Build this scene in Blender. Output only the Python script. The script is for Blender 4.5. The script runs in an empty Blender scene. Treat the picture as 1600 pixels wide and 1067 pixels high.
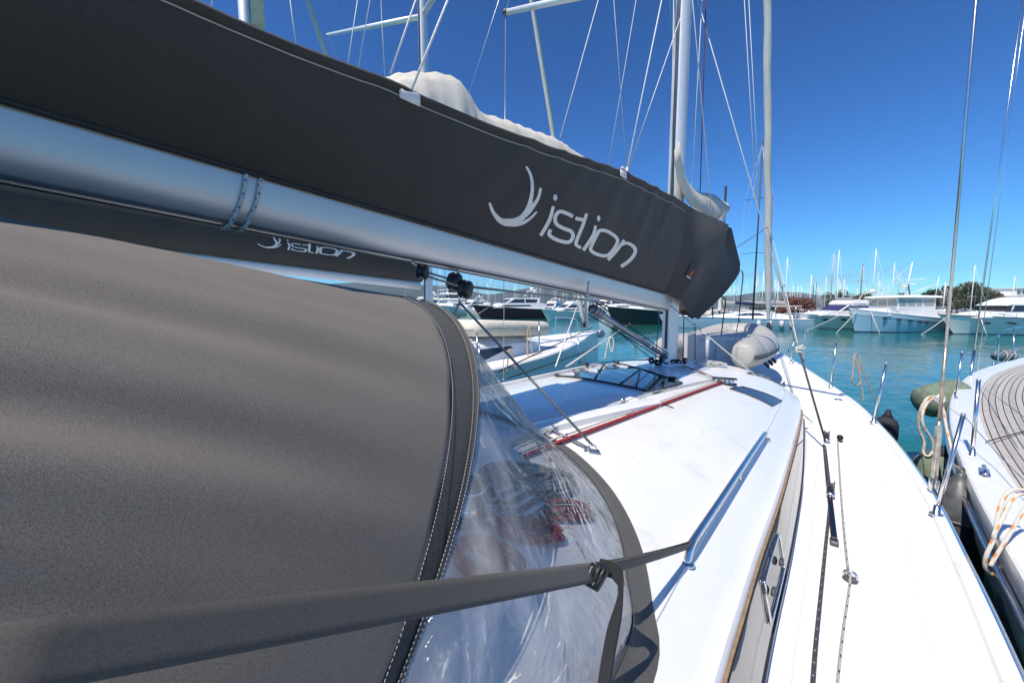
import bpy, bmesh, math, random
import numpy as np
from mathutils import Vector, Matrix
from mathutils.bvhtree import BVHTree
random.seed(7)
scn = bpy.context.scene
COL = scn.collection
R = math.radians

# ------------------------------------------------------------------ camera
# boat frame: X starboard, Y towards the bow, Z up, water at 0 (metres)
FPX, PW, PH, HZ, VPX = 590.0, 1600, 1067, 478.0, 1340.0
CAM = np.array([1.8, 0.0, 3.05])
PITCH = math.atan((PH/2-HZ)/FPX)
YAW = math.atan((VPX-800)/FPX*math.cos(PITCH))
FW = np.array([-math.sin(YAW)*math.cos(PITCH), math.cos(YAW)*math.cos(PITCH), -math.sin(PITCH)])
RT = np.array([math.cos(YAW), math.sin(YAW), 0.0])
UP = np.cross(RT, FW)
cd = bpy.data.cameras.new('camera')
cd.sensor_width = 36.0
cd.lens = FPX/PW*36.0
cd.clip_start = 0.02
cd.clip_end = 20000
cam = bpy.data.objects.new('camera', cd)
COL.objects.link(cam)
cam.matrix_world = Matrix(((RT[0], UP[0], -FW[0], CAM[0]), (RT[1], UP[1], -FW[1], CAM[1]), (RT[2], UP[2], -FW[2], CAM[2]), (0, 0, 0, 1)))
scn.camera = cam

# ------------------------------------------------------------------ sky and sun
SUN_TO = Vector((-0.04, -0.62, 1.0)).normalized()
w = bpy.data.worlds.new('World'); scn.world = w; w.use_nodes = True
wn = w.node_tree; wn.nodes.clear()
sky = wn.nodes.new('ShaderNodeTexSky'); sky.sky_type = 'NISHITA'; sky.sun_disc = False
sky.sun_elevation = math.asin(SUN_TO.z); sky.sun_rotation = math.atan2(SUN_TO.x, SUN_TO.y)
sky.altitude = 0; sky.air_density = 1.0; sky.dust_density = 0.0; sky.ozone_density = 3.0
hsv = wn.nodes.new('ShaderNodeHueSaturation'); hsv.inputs['Saturation'].default_value = 1.0; hsv.inputs['Value'].default_value = .56
gm_ = wn.nodes.new('ShaderNodeGamma'); gm_.inputs[1].default_value = 1.45
tn_ = wn.nodes.new('ShaderNodeMix'); tn_.data_type = 'RGBA'; tn_.blend_type = 'MULTIPLY'; tn_.inputs[0].default_value = 1.0; tn_.inputs[7].default_value = (.36, .77, 1.06, 1)
bg = wn.nodes.new('ShaderNodeBackground'); bg.inputs[1].default_value = 0.11
wo = wn.nodes.new('ShaderNodeOutputWorld')
wn.links.new(sky.outputs[0], gm_.inputs[0]); wtc = wn.nodes.new('ShaderNodeTexCoord'); wmp = wn.nodes.new('ShaderNodeMapping'); wmp.inputs['Scale'].default_value = (2.2, 2.2, 13)
wn.links.new(wtc.outputs['Generated'], wmp.inputs['Vector'])
wnz = wn.nodes.new('ShaderNodeTexNoise'); wnz.inputs['Scale'].default_value = 1.7; wnz.inputs['Detail'].default_value = 6; wnz.inputs['Roughness'].default_value = .6
wn.links.new(wmp.outputs[0], wnz.inputs['Vector'])
wrp = wn.nodes.new('ShaderNodeValToRGB'); wrp.color_ramp.elements[0].position = .54; wrp.color_ramp.elements[0].color = (0, 0, 0, 1); wrp.color_ramp.elements[1].position = .74; wrp.color_ramp.elements[1].color = (.38, .38, .38, 1)
wn.links.new(wnz.outputs['Fac'], wrp.inputs[0])
wcl = wn.nodes.new('ShaderNodeMix'); wcl.data_type = 'RGBA'; wcl.inputs[7].default_value = (5.6, 6.2, 7.2, 1)
wn.links.new(gm_.outputs[0], tn_.inputs[6]); wn.links.new(tn_.outputs[2], wcl.inputs[6]); wn.links.new(wcl.outputs[2], hsv.inputs['Color'])
wsx = wn.nodes.new('ShaderNodeSeparateXYZ'); wn.links.new(wtc.outputs['Generated'], wsx.inputs[0])
wmr = wn.nodes.new('ShaderNodeMapRange'); wmr.inputs[1].default_value = .10; wmr.inputs[2].default_value = .22; wmr.inputs[3].default_value = 1; wmr.inputs[4].default_value = 0; wn.links.new(wsx.outputs[2], wmr.inputs[0])
wmu = wn.nodes.new('ShaderNodeMath'); wmu.operation = 'MULTIPLY'; wn.links.new(wrp.outputs[0], wmu.inputs[0]); wn.links.new(wmr.outputs[0], wmu.inputs[1]); wn.links.new(wmu.outputs[0], wcl.inputs[0]); wn.links.new(hsv.outputs[0], bg.inputs[0]); wn.links.new(bg.outputs[0], wo.inputs[0])
sd = bpy.data.lights.new('sun', 'SUN'); sd.energy = 5.0; sd.angle = R(0.5); sd.color = (1.0, 0.93, 0.82)
sun = bpy.data.objects.new('sun', sd); COL.objects.link(sun)
sun.location = (0, 0, 60)
sun.rotation_euler = (-SUN_TO).to_track_quat('-Z', 'Y').to_euler()
vs = scn.view_settings
vs.view_transform = 'Standard'; vs.look = 'None'; vs.exposure = 0.18; vs.gamma = 1.0; vs.use_curve_mapping = False
scn.render.engine = 'CYCLES'
scn.cycles.max_bounces = 8; scn.cycles.transparent_max_bounces = 24

# ------------------------------------------------------------------ helpers
def ray(x, y): return FW + RT*((x-PW/2)/FPX) - UP*((y-PH/2)/FPX)
def at(x, y, X=None, Y=None, Z=None, D=None):
    """where the line of sight of a photo point meets a plane of the boat frame"""
    r = ray(x, y)
    if X is not None: t = (X-CAM[0])/r[0]
    elif Y is not None: t = (Y-CAM[1])/r[1]
    elif Z is not None: t = (Z-CAM[2])/r[2]
    else: t = D
    return CAM + r*t
def lerp(a, b, t): return a+(b-a)*t
def smooth(t): t = max(0., min(1., t)); return t*t*(3-2*t)
def catmull(pts, n=6, closed=False):
    P = [np.array(p, float) for p in pts]
    out = []
    m = len(P)
    rng = range(m if closed else m-1)
    for i in rng:
        if closed: a, b, c, d = P[(i-1) % m], P[i], P[(i+1) % m], P[(i+2) % m]
        else: a, b, c, d = P[max(i-1, 0)], P[i], P[i+1], P[min(i+2, m-1)]
        for k in range(n):
            t = k/n
            out.append(.5*((2*b)+(c-a)*t+(2*a-5*b+4*c-d)*t*t+(3*b-a-3*c+d)*t**3))
    if not closed: out.append(P[-1])
    return out

def rootloc(o):
    v = Vector((0, 0, 0))
    while o is not None: v += o.location; o = o.parent
    return v
def thing(name, label, cat, loc=(0, 0, 0), group=None):
    o = bpy.data.objects.new(name, None); COL.objects.link(o)
    o.empty_display_size = .2
    o.location = loc; o['label'] = label; o['category'] = cat
    if group: o['group'] = group
    return o
def tag(o, label, cat, group=None):
    o['label'] = label; o['category'] = cat
    if group: o['group'] = group
    return o
def struct(o, kind='structure'):
    o['kind'] = kind; return o
def mesh(name, V, Fc, mat, parent=None, smooth_=True, uv=None, origin=None):
    """one mesh object from world coordinates, seated in its parent's frame"""
    me = bpy.data.meshes.new(name)
    if parent is not None: L = rootloc(parent)
    elif origin is not None: L = Vector(origin)
    else:
        A = np.array(V, float); L = Vector(((A[:, 0].min()+A[:, 0].max())/2, (A[:, 1].min()+A[:, 1].max())/2, A[:, 2].min()))
    A = np.array(V, float)-np.array(L)
    me.from_pydata(A.tolist(), [], [tuple(int(i) for i in f) for f in Fc])
    if uv is not None:
        ul = me.uv_layers.new(name='UVMap')
        for li, l in enumerate(me.loops): ul.data[li].uv = uv[l.vertex_index]
    if smooth_: me.polygons.foreach_set('use_smooth', [True]*len(me.polygons))
    me.materials.append(mat)
    me.update()
    o = bpy.data.objects.new(name, me); COL.objects.link(o)
    if parent is not None: o.parent = parent
    else: o.location = L
    return o
def sharp(o, ang=35):
    bm = bmesh.new(); bm.from_mesh(o.data)
    bmesh.ops.recalc_face_normals(bm, faces=bm.faces)
    for e in bm.edges:
        if len(e.link_faces) == 2 and e.calc_face_angle(0) > R(ang): e.smooth = False
    bm.to_mesh(o.data); bm.free()
    return o
class MB:
    """collects shapes that make up ONE part"""
    def __init__(s): s.V = []; s.F = []; s.U = []
    def add(s, V, Fc, U=None):
        b = len(s.V); s.V += [tuple(map(float, v)) for v in V]; s.F += [tuple(i+b for i in f) for f in Fc]
        s.U += list(U) if U is not None else [(0., 0.)]*len(V)
        return s
    def box(s, c, d, rz=0, bev=0.0, M=None):
        x, y, z = d[0]/2, d[1]/2, d[2]/2
        if bev > 0:
            b = min(bev, x*.9, y*.9, z*.9)
            V = []; 
            for sx in (-1, 1):
                for sy in (-1, 1):
                    for sz in (-1, 1):
                        V += [(sx*x, sy*(y-b), sz*(z-b)), (sx*(x-b), sy*y, sz*(z-b)), (sx*(x-b), sy*(y-b), sz*z)]
            bm = bmesh.new()
            for v in V: bm.verts.new(v)
            bmesh.ops.convex_hull(bm, input=bm.verts)
            bm.verts.index_update()
            V = [tuple(v.co) for v in bm.verts]; Fc = [[v.index for v in f.verts] for f in bm.faces]; bm.free()
        else:
            V = [(sx*x, sy*y, sz*z) for sx in (-1, 1) for sy in (-1, 1) for sz in (-1, 1)]
            Fc = [(0, 1, 3, 2), (4, 6, 7, 5), (0, 4, 5, 1), (2, 3, 7, 6), (0, 2, 6, 4), (1, 5, 7, 3)]
        m = M if M is not None else Matrix.Rotation(rz, 3, 'Z')
        return s.add([np.array(m @ Vector(v))+np.array(c) for v in V], Fc)
    def tube(s, pts, r, sides=8, closed=False, cap=True):
        P = [np.array(p, float) for p in pts]; n = len(P)
        rr = r if hasattr(r, '__len__') else [r]*n
        T = []
        for i in range(n):
            if closed: t = P[(i+1) % n]-P[(i-1) % n]
            else: t = P[min(i+1, n-1)]-P[max(i-1, 0)]
            T.append(t/(np.linalg.norm(t)+1e-12))
        a = np.array([0, 0, 1.]) if abs(T[0][2]) < .9 else np.array([1., 0, 0])
        u = np.cross(T[0], a); u /= np.linalg.norm(u)
        V = []; U = []; L = 0
        for i in range(n):
            if i: L += np.linalg.norm(P[i]-P[i-1])
            u = u-T[i]*(u@T[i]); u /= np.linalg.norm(u)+1e-12
            v = np.cross(T[i], u)
            for k in range(sides):
                an = 2*math.pi*k/sides
                V.append(P[i]+rr[i]*(math.cos(an)*u+math.sin(an)*v)); U.append((k/sides, L))
        Fc = []
        for i in range(n if closed else n-1):
            j = (i+1) % n
            for k in range(sides):
                k2 = (k+1) % sides
                Fc.append((i*sides+k, i*sides+k2, j*sides+k2, j*sides+k))
        if cap and not closed:
            Fc.append(tuple(range(sides-1, -1, -1))); Fc.append(tuple((n-1)*sides+k for k in range(sides)))
        return s.add(V, Fc, U)
    def grid(s, G, U=None, closeu=False, flip=False):
        n = len(G); m = len(G[0])
        V = [p for row in G for p in row]
        Fc = []
        for i in range(n-1):
            for j in range(m if closeu else m-1):
                j2 = (j+1) % m
                f = (i*m+j, i*m+j2, (i+1)*m+j2, (i+1)*m+j)
                Fc.append(f[::-1] if flip else f)
        if U is None: U = [(j/(max(m-1, 1)), i/(max(n-1, 1))) for i in range(n) for j in range(m)]
        return s.add(V, Fc, U)
    def lathe(s, prof, c=(0, 0, 0), sides=16, M=None):
        """prof: (radius, height) pairs about +Z"""
        G = [[(r*math.cos(2*math.pi*k/sides), r*math.sin(2*math.pi*k/sides), h) for k in range(sides)] for r, h in prof]
        if M is not None: G = [[tuple(M @ Vector(p)) for p in row] for row in G]
        G = [[tuple(np.array(p)+np.array(c)) for p in row] for row in G]
        b = len(s.V)
        s.grid(G, closeu=True)
        n = len(prof)
        s.F.append(tuple(b+k for k in range(sides-1, -1, -1))); s.F.append(tuple(b+(n-1)*sides+k for k in range(sides)))
        return s
    def prism(s, poly, ax, lo, hi):
        """extrude a polygon: ax = axis of extrusion (0,1,2), poly in the other two axes in order"""
        n = len(poly)
        def mk(p, h):
            q = list(p); q.insert(ax, h); return q
        V = [mk(p, lo) for p in poly]+[mk(p, hi) for p in poly]
        Fc = [tuple(range(n-1, -1, -1)), tuple(range(n, 2*n))]+[(i, (i+1) % n, n+(i+1) % n, n+i) for i in range(n)]
        return s.add(V, Fc)
    def build(s, name, mat, parent=None, smooth_=True, sh=None, origin=None):
        o = mesh(name, s.V, s.F, mat, parent, smooth_, s.U, origin)
        if sh: sharp(o, sh)
        return o
def tube(name, pts, r, mat, parent=None, sides=8, closed=False):
    return MB().tube(pts, r, sides, closed).build(name, mat, parent)
def solid(o, th, off=-1):
    m = o.modifiers.new('thickness', 'SOLIDIFY'); m.thickness = th; m.offset = off; return o

# ------------------------------------------------------------------ materials
MATS = {}
def newmat(name):
    m = bpy.data.materials.new(name); m.use_nodes = True
    nt = m.node_tree; b = nt.nodes['Principled BSDF']
    MATS[name] = m
    return m, nt, b
def noise(nt, scale, detail=3, rough=.55, coord='Object', vec=None, dist=0):
    n = nt.nodes.new('ShaderNodeTexNoise'); n.inputs['Scale'].default_value = scale; n.inputs['Detail'].default_value = detail
    n.inputs['Roughness'].default_value = rough; n.inputs['Distortion'].default_value = dist
    if vec is None:
        tc = nt.nodes.new('ShaderNodeTexCoord'); nt.links.new(tc.outputs[coord], n.inputs['Vector'])
    else: nt.links.new(vec, n.inputs['Vector'])
    return n.outputs['Fac']
def mapping(nt, scale=(1, 1, 1), rot=(0, 0, 0), coord='Object'):
    tc = nt.nodes.new('ShaderNodeTexCoord'); mp = nt.nodes.new('ShaderNodeMapping')
    mp.inputs['Scale'].default_value = scale; mp.inputs['Rotation'].default_value = rot
    nt.links.new(tc.outputs[coord], mp.inputs['Vector']); return mp.outputs[0]
def ramp(nt, fac, stops):
    r = nt.nodes.new('ShaderNodeValToRGB'); cr = r.color_ramp
    while len(cr.elements) < len(stops): cr.elements.new(.5)
    for e, (p, c) in zip(cr.elements, stops):
        e.position = p; e.color = (*c, 1) if len(c) == 3 else c
    nt.links.new(fac, r.inputs['Fac']); return r.outputs['Color']
def bump(nt, b, fac, strength=.3, dist=.01, prev=None):
    n = nt.nodes.new('ShaderNodeBump'); n.inputs['Strength'].default_value = strength; n.inputs['Distance'].default_value = dist
    nt.links.new(fac, n.inputs['Height'])
    if prev is not None: nt.links.new(prev, n.inputs['Normal'])
    if b is not None: nt.links.new(n.outputs[0], b.inputs['Normal'])
    return n.outputs[0]
def math_(nt, op, a, b_=None):
    n = nt.nodes.new('ShaderNodeMath'); n.operation = op
    for i, v in enumerate((a, b_)):
        if v is None: continue
        if isinstance(v, (int, float)): n.inputs[i].default_value = v
        else: nt.links.new(v, n.inputs[i])
    return n.outputs[0]
def simple(name, col, rough=.5, metal=0., var=.12, nscale=6, bumpst=0, bscale=200, spec=.5, coat=0, dirt=0):
    m, nt, b = newmat(name)
    f = noise(nt, nscale, 4)
    lo = tuple(c*(1-var) for c in col); hi = tuple(min(1, c*(1+var)) for c in col)
    cc_ = ramp(nt, f, [(.3, lo), (.7, hi)])
    if dirt:
        d1 = noise(nt, 5.5, 6, .7, dist=.6); d2 = noise(nt, 60, 3, .6)
        k1 = ramp(nt, d1, [(.56, (1, 1, 1)), (.74, (1-dirt, 1-dirt*1.05, 1-dirt*1.15))]); k2 = ramp(nt, d2, [(.70, (1, 1, 1)), (.76, (1-dirt*1.2,)*3)])
        for kx in (k1, k2):
            mx = nt.nodes.new('ShaderNodeMix'); mx.data_type = 'RGBA'; mx.blend_type = 'MULTIPLY'; mx.inputs[0].default_value = 1
            nt.links.new(cc_, mx.inputs[6]); nt.links.new(kx, mx.inputs[7]); cc_ = mx.outputs[2]
    nt.links.new(cc_, b.inputs['Base Color'])
    b.inputs['Roughness'].default_value = rough; b.inputs['Metallic'].default_value = metal
    b.inputs['Specular IOR Level'].default_value = spec
    b.inputs['Coat Weight'].default_value = coat
    if bumpst: bump(nt, b, noise(nt, bscale, 2), bumpst, .002)
    return m
GEL = simple('gelcoat_white', (.77, .77, .75), .28, var=.03, nscale=2.2, dirt=.13, coat=.3)
NONSKID = simple('deck_nonskid_white', (.76, .76, .745), .55, var=.03, nscale=2.4, dirt=.16, bumpst=.25, bscale=420)
CREAM = simple('far_gelcoat', (.78, .77, .74), .35, var=.05, nscale=1)
STEEL = simple('stainless_steel', (.72, .72, .72), .2, 1., var=.08, nscale=30)
KICKG = simple('kicker_grey', (.36, .37, .39), .35, .6, var=.06, nscale=9)
ALU = simple('anodised_aluminium', (.76, .76, .76), .45, .4, var=.05, nscale=12)
BOOMALU = simple('silver_boom_paint', (.66, .655, .65), .42, .5, var=.03, nscale=3)
BLACK = simple('black_plastic', (.018, .018, .02), .38, var=.3, nscale=20)
RUBBER = simple('black_rubber', (.025, .025, .027), .6, var=.3, nscale=8)
DARKGREY = simple('dark_grey_plastic', (.07, .075, .085), .45, var=.2, nscale=10)
WIRE = simple('steel_wire', (.55, .55, .54), .3, 1., var=.15, nscale=60)
WIREWHITE = simple('white_coated_line', (.68, .67, .63), .6, var=.15, nscale=40)
SAILCLOTH = simple('cream_sailcloth', (.66, .60, .50), .85, var=.10, nscale=4, bumpst=.9, bscale=18)
MASTW = simple('far_mast_white', (.72, .72, .70), .45, var=.1, nscale=2)
WOODM = simple('varnished_wood', (.25, .11, .04), .4, var=.3, nscale=8)
ANTIFOUL = simple('dark_blue_antifouling', (.02, .04, .10), .6)
HYPA = simple('dinghy_hypalon', (.40, .385, .35), .5, var=.06, nscale=5, bumpst=.05, bscale=90)
HYPG = simple('dinghy_grey_panel', (.48, .48, .49), .55, var=.05, nscale=4)
TEAKCAULK = simple('teak_caulking', (.035, .03, .028), .7)
FENDGREEN = simple('fender_cover_green', (.16, .20, .14), .95, var=.25, nscale=14, bumpst=.5, bscale=300)
FENDBLACK = simple('fender_cover_black', (.022, .024, .03), .85, var=.4, nscale=10, bumpst=.4, bscale=250)
FENDGREY = simple('fender_vinyl_grey', (.085, .09, .095), .4, var=.4, nscale=12)
FENDBLUE = simple('fender_end_blue', (.02, .05, .14), .4)
SEAL = simple('window_seal_tan', (.30, .19, .10), .6, var=.2, nscale=30)
CLOTHWHITE = simple('white_print', (.72, .70, .68), .7, var=.08, nscale=30)
REDP = simple('red_print', (.55, .06, .04), .6)
TRACKM = simple('track_dark', (.012, .014, .03), .35, .4)
NAVY = simple('navy_canvas', (.025, .03, .11), .7)
TEAL = simple('far_hull_teal_reflection', (.62, .66, .66), .15, var=.04, nscale=.6)

def fabric(name, col, col2, gs=260, rough=.92, bst=.35, bs=900, fold=0, sheen=.12):
    m, nt, b = newmat(name)
    f = noise(nt, gs, 4, .7)
    big = noise(nt, 1.7, 4)
    c = ramp(nt, f, [(.33, col), (.68, col2)])
    mix = nt.nodes.new('ShaderNodeMix'); mix.data_type = 'RGBA'; mix.blend_type = 'MULTIPLY'; mix.inputs[0].default_value = .6
    nt.links.new(c, mix.inputs[6]); nt.links.new(ramp(nt, big, [(.3, (.72, .72, .72)), (.7, (1, 1, 1))]), mix.inputs[7])
    nt.links.new(mix.outputs[2], b.inputs['Base Color'])
    b.inputs['Roughness'].default_value = rough; b.inputs['Specular IOR Level'].default_value = .25
    b.inputs['Sheen Weight'].default_value = sheen; b.inputs['Sheen Roughness'].default_value = .6
    n1 = bump(nt, None, noise(nt, bs, 2), bst, .0012)
    if fold:
        mp = mapping(nt, (1, 1, .35), (R(25), 0, 0))
        n1 = bump(nt, None, noise(nt, 7, 3, .5, vec=mp, dist=.6), fold, .03, n1)
    nt.links.new(n1, b.inputs['Normal'])
    return m
FLAP = fabric('cover_flap_shaded', (.012, .012, .0125), (.026, .026, .027), gs=340, fold=.25)  # charcoal cover cloth darkened to put the front flap's shade into its colour
COVER = fabric('sail_cover_charcoal', (.036, .032, .029), (.082, .073, .066), gs=340, fold=.22)
DODGER = fabric('sprayhood_grey_acrylic', (.105, .090, .076), (.235, .206, .176), gs=520, bst=.5, bs=900)
DODGERDK = fabric('sprayhood_dark_band', (.03, .03, .031), (.06, .06, .062), gs=120)
BINDING = fabric('sprayhood_binding', (.055, .052, .048), (.11, .105, .10), gs=240)
WEB = fabric('webbing_dark_grey', (.062, .057, .052), (.098, .091, .084), gs=420, bs=1400)
WEBBLK = fabric('webbing_black', (.014, .014, .015), (.03, .03, .032), gs=420, bs=1400)
STITCH = simple('stitch_thread', (.42, .40, .36), .8)

def vinyl():
    m = bpy.data.materials.new('clear_vinyl'); m.use_nodes = True; nt = m.node_tree; nt.nodes.clear()
    out = nt.nodes.new('ShaderNodeOutputMaterial')
    tr = nt.nodes.new('ShaderNodeBsdfTransparent'); tr.inputs[0].default_value = (.96, .965, .975, 1)
    gl = nt.nodes.new('ShaderNodeBsdfGlossy'); gl.inputs['Roughness'].default_value = .05
    df = nt.nodes.new('ShaderNodeBsdfDiffuse'); df.inputs[0].default_value = (.8, .82, .85, 1)
    mp = mapping(nt, (13, 1.6, 1), (0, 0, R(10)), 'UV')
    f0 = noise(nt, 1.5, 3, .5, vec=mp, dist=1.8)
    f1 = math_(nt, 'ABSOLUTE', math_(nt, 'SUBTRACT', f0, .5))
    n1 = bump(nt, None, f1, .9, .05)
    n1 = bump(nt, None, noise(nt, 5, 3, .5, coord='Object', dist=.6), .35, .03, n1)
    nt.links.new(n1, gl.inputs['Normal'])
    fr = nt.nodes.new('ShaderNodeFresnel'); fr.inputs['IOR'].default_value = 1.45; nt.links.new(n1, fr.inputs['Normal'])
    k = math_(nt, 'MINIMUM', fr.outputs[0], .75)
    m1 = nt.nodes.new('ShaderNodeMixShader'); nt.links.new(k, m1.inputs[0]); nt.links.new(tr.outputs[0], m1.inputs[1]); nt.links.new(gl.outputs[0], m1.inputs[2])
    mp2 = mapping(nt, (26, 2.2, 1), (0, 0, R(14)), 'UV')
    sc = noise(nt, 3, 6, .7, vec=mp2, dist=.8)
    kk = ramp(nt, sc, [(.50, (.012, .012, .012)), (.62, (.06, .06, .06)), (.72, (.28, .28, .28)), (.8, (.5, .5, .5))])
    mp3 = mapping(nt, (9, 1.3, 1), (0, 0, R(9)), 'UV')
    sb = noise(nt, 1.1, 3, .5, vec=mp3, dist=1.0)
    kb = ramp(nt, sb, [(.47, (0, 0, 0)), (.57, (.07, .07, .07)), (.69, (.26, .26, .26))])  # broad reflections painted in as milky diffuse patches
    kk = math_(nt, 'MINIMUM', math_(nt, 'ADD', kk, kb), .65)
    m2 = nt.nodes.new('ShaderNodeMixShader'); nt.links.new(kk, m2.inputs[0]); nt.links.new(m1.outputs[0], m2.inputs[1]); nt.links.new(df.outputs[0], m2.inputs[2])
    nt.links.new(m2.outputs[0], out.inputs[0])
    return m
VINYL = vinyl()
def glass(name, col, rough=.05):
    m, nt, b = newmat(name)
    b.inputs['Base Color'].default_value = (*col, 1); b.inputs['Roughness'].default_value = rough
    b.inputs['Specular IOR Level'].default_value = .9
    bump(nt, b, noise(nt, 3, 2), .04, .01)
    return m
SMOKED = glass('smoked_acrylic', (.03, .03, .036))
SIDEGLASS = glass('bronze_side_glass', (.12, .11, .10), .03)
FARGLASS = glass('far_dark_glass', (.03, .035, .045), .08)
FARGLASSLT = glass('far_light_glass', (.26, .28, .27), .08)
def rope(name, c1, c2=None, k=.25, tw=26, seg=90):
    """braided rope with flecks; UV = (round, metres along)"""
    m, nt, b = newmat(name)
    uv = mapping(nt, (1, 1, 1), coord='UV')
    sp = nt.nodes.new('ShaderNodeSeparateXYZ'); nt.links.new(uv, sp.inputs[0])
    ph = math_(nt, 'ADD', math_(nt, 'MULTIPLY', sp.outputs[0], 3.0), math_(nt, 'MULTIPLY', sp.outputs[1], seg))
    ph2 = math_(nt, 'SUBTRACT', math_(nt, 'MULTIPLY', sp.outputs[0], 3.0), math_(nt, 'MULTIPLY', sp.outputs[1], seg))
    s1 = math_(nt, 'SINE', math_(nt, 'MULTIPLY', ph, 2*math.pi)); s2 = math_(nt, 'SINE', math_(nt, 'MULTIPLY', ph2, 2*math.pi))
    h = math_(nt, 'MAXIMUM', s1, s2)
    bump(nt, b, h, .5, .002)
    if c2 is not None:
        fl = math_(nt, 'SINE', math_(nt, 'MULTIPLY', math_(nt, 'ADD', sp.outputs[0], math_(nt, 'MULTIPLY', sp.outputs[1], tw)), 2*math.pi))
        fl2 = math_(nt, 'SINE', math_(nt, 'MULTIPLY', math_(nt, 'SUBTRACT', math_(nt, 'MULTIPLY', sp.outputs[0], 2.0), math_(nt, 'MULTIPLY', sp.outputs[1], tw*.5)), 2*math.pi))
        fm = math_(nt, 'MULTIPLY', math_(nt, 'MAXIMUM', fl, 0.0), math_(nt, 'MAXIMUM', fl2, 0.0))
        c = ramp(nt, fm, [(max(.02, .5-k), c1), (min(.98, .5-k+.08), c2)])
        nt.links.new(c, b.inputs['Base Color'])
    else:
        nt.links.new(ramp(nt, noise(nt, 90, 3), [(.3, tuple(x*.75 for x in c1)), (.7, c1)]), b.inputs['Base Color'])
    b.inputs['Roughness'].default_value = .85
    return m
R_GREY = rope('rope_grey', (.30, .30, .29), (.10, .10, .10))
R_GREYFLECK = rope('rope_grey_fleck', (.42, .42, .40), (.04, .04, .05), .3, tw=20)
R_DARK = rope('rope_dark_purple', (.055, .045, .055), (.22, .20, .22), .1)
R_RED = rope('rope_red', (.30, .02, .025), (.45, .12, .12), .1)
R_REDDK = rope('rope_dark_red', (.16, .02, .025))
R_BLUE = rope('rope_blue', (.02, .17, .30), (.05, .10, .16), .2)
R_WHITE = rope('rope_white', (.62, .60, .55), (.45, .43, .40), .2)
R_ORANGE = rope('rope_white_orange', (.60, .57, .50), (.62, .27, .08), .26, tw=9)
R_WBLUE = rope('rope_white_blue_fleck', (.60, .60, .58), (.03, .20, .40), .22, tw=40)
R_TAN = rope('rope_tan', (.48, .38, .27), (.60, .30, .12), .2, tw=14)
R_BLACK = rope('rope_black', (.015, .015, .018), (.05, .05, .05), .2)

# ================================================================== water
def water_mat():
    m, nt, b = newmat('harbour_water')
    f = noise(nt, .05, 3)
    nt.links.new(ramp(nt, f, [(.3, (.008, .105, .098)), (.7, (.015, .150, .124))]), b.inputs['Base Color'])
    b.inputs['Roughness'].default_value = .06; b.inputs['IOR'].default_value = 1.33
    mp = mapping(nt, (1.0, .55, 1), (0, 0, R(-35)))
    a = noise(nt, 2.2, 4, .6, vec=mp, dist=.4); c = noise(nt, .35, 3, .5, vec=mp); pt = noise(nt, .07, 3, .6, dist=.8)
    pk = ramp(nt, pt, [(.38, (.25, .25, .25)), (.62, (1, 1, 1))])
    a = math_(nt, 'MULTIPLY', a, pk)
    n = bump(nt, None, a, .5, .10); n = bump(nt, None, c, .30, .35, n)
    nt.links.new(n, b.inputs['Normal'])
    return m
WATER = water_mat()
S = 9000
struct(mesh('water', [(-S, -S, 0), (S, -S, 0), (S, S, 0), (-S, S, 0)], [(0, 1, 2, 3)], WATER, None, False))

# ================================================================== our yacht: hull, deck and coachroof
yacht = thing('sailing_yacht', 'white sailing yacht in the foreground whose deck and coachroof fill the lower right', 'sailing yacht', (0, 4, 0))
BY = [-4, 0, 2.6, 3.6, 4.5, 5.5, 6.2, 7.3, 8.1, 10.1, 11.6, 12.8, 13.1]
BB = [2.36, 2.42, 2.42, 2.405, 2.37, 2.27, 2.17, 1.96, 1.74, 1.08, .55, .14, .03]
def bsm(Y): return float(np.interp(Y, BY_, BB_))
_b = catmull(list(zip(BY, BB)), 8); BY_ = [p[0] for p in _b]; BB_ = [p[1] for p in _b]
def sheer(Y): return 1.45+.42*max(0., (Y-3.5)/9.5)**1.35
def deckz(X, Y): b = max(bsm(Y), .05); return sheer(Y)+.035*(1-min(1, (X/b)**2))
YS = [-4+17.1*i/68 for i in range(69)]
# hull topsides
G = []
for Y in YS:
    b = bsm(Y); z = sheer(Y)
    row = []
    for k in range(9):
        t = k/8
        row.append((b*(1-.05*t-.10*t*t*max(0, (Y-4)/9)), Y-.0*t, z-.004-(z+.3)*t))
    G.append(row)
m = MB(); m.grid(G); m.grid([[(-p[0], p[1], p[2]) for p in row] for row in G], flip=True)
m.grid([[(-g[0][0], g[0][1], g[0][2]) for g in G], [g[0] for g in G]][::1]) if False else None
hull = m.build('hull', GEL, yacht)
# deck sheet
G = []
for Y in YS:
    b = bsm(Y)
    G.append([(b*u, Y, deckz(b*u, Y)) for u in np.linspace(-1, 1, 21)])
m = MB(); m.grid(G, flip=True)
deck = m.build('deck', NONSKID, yacht)
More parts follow.
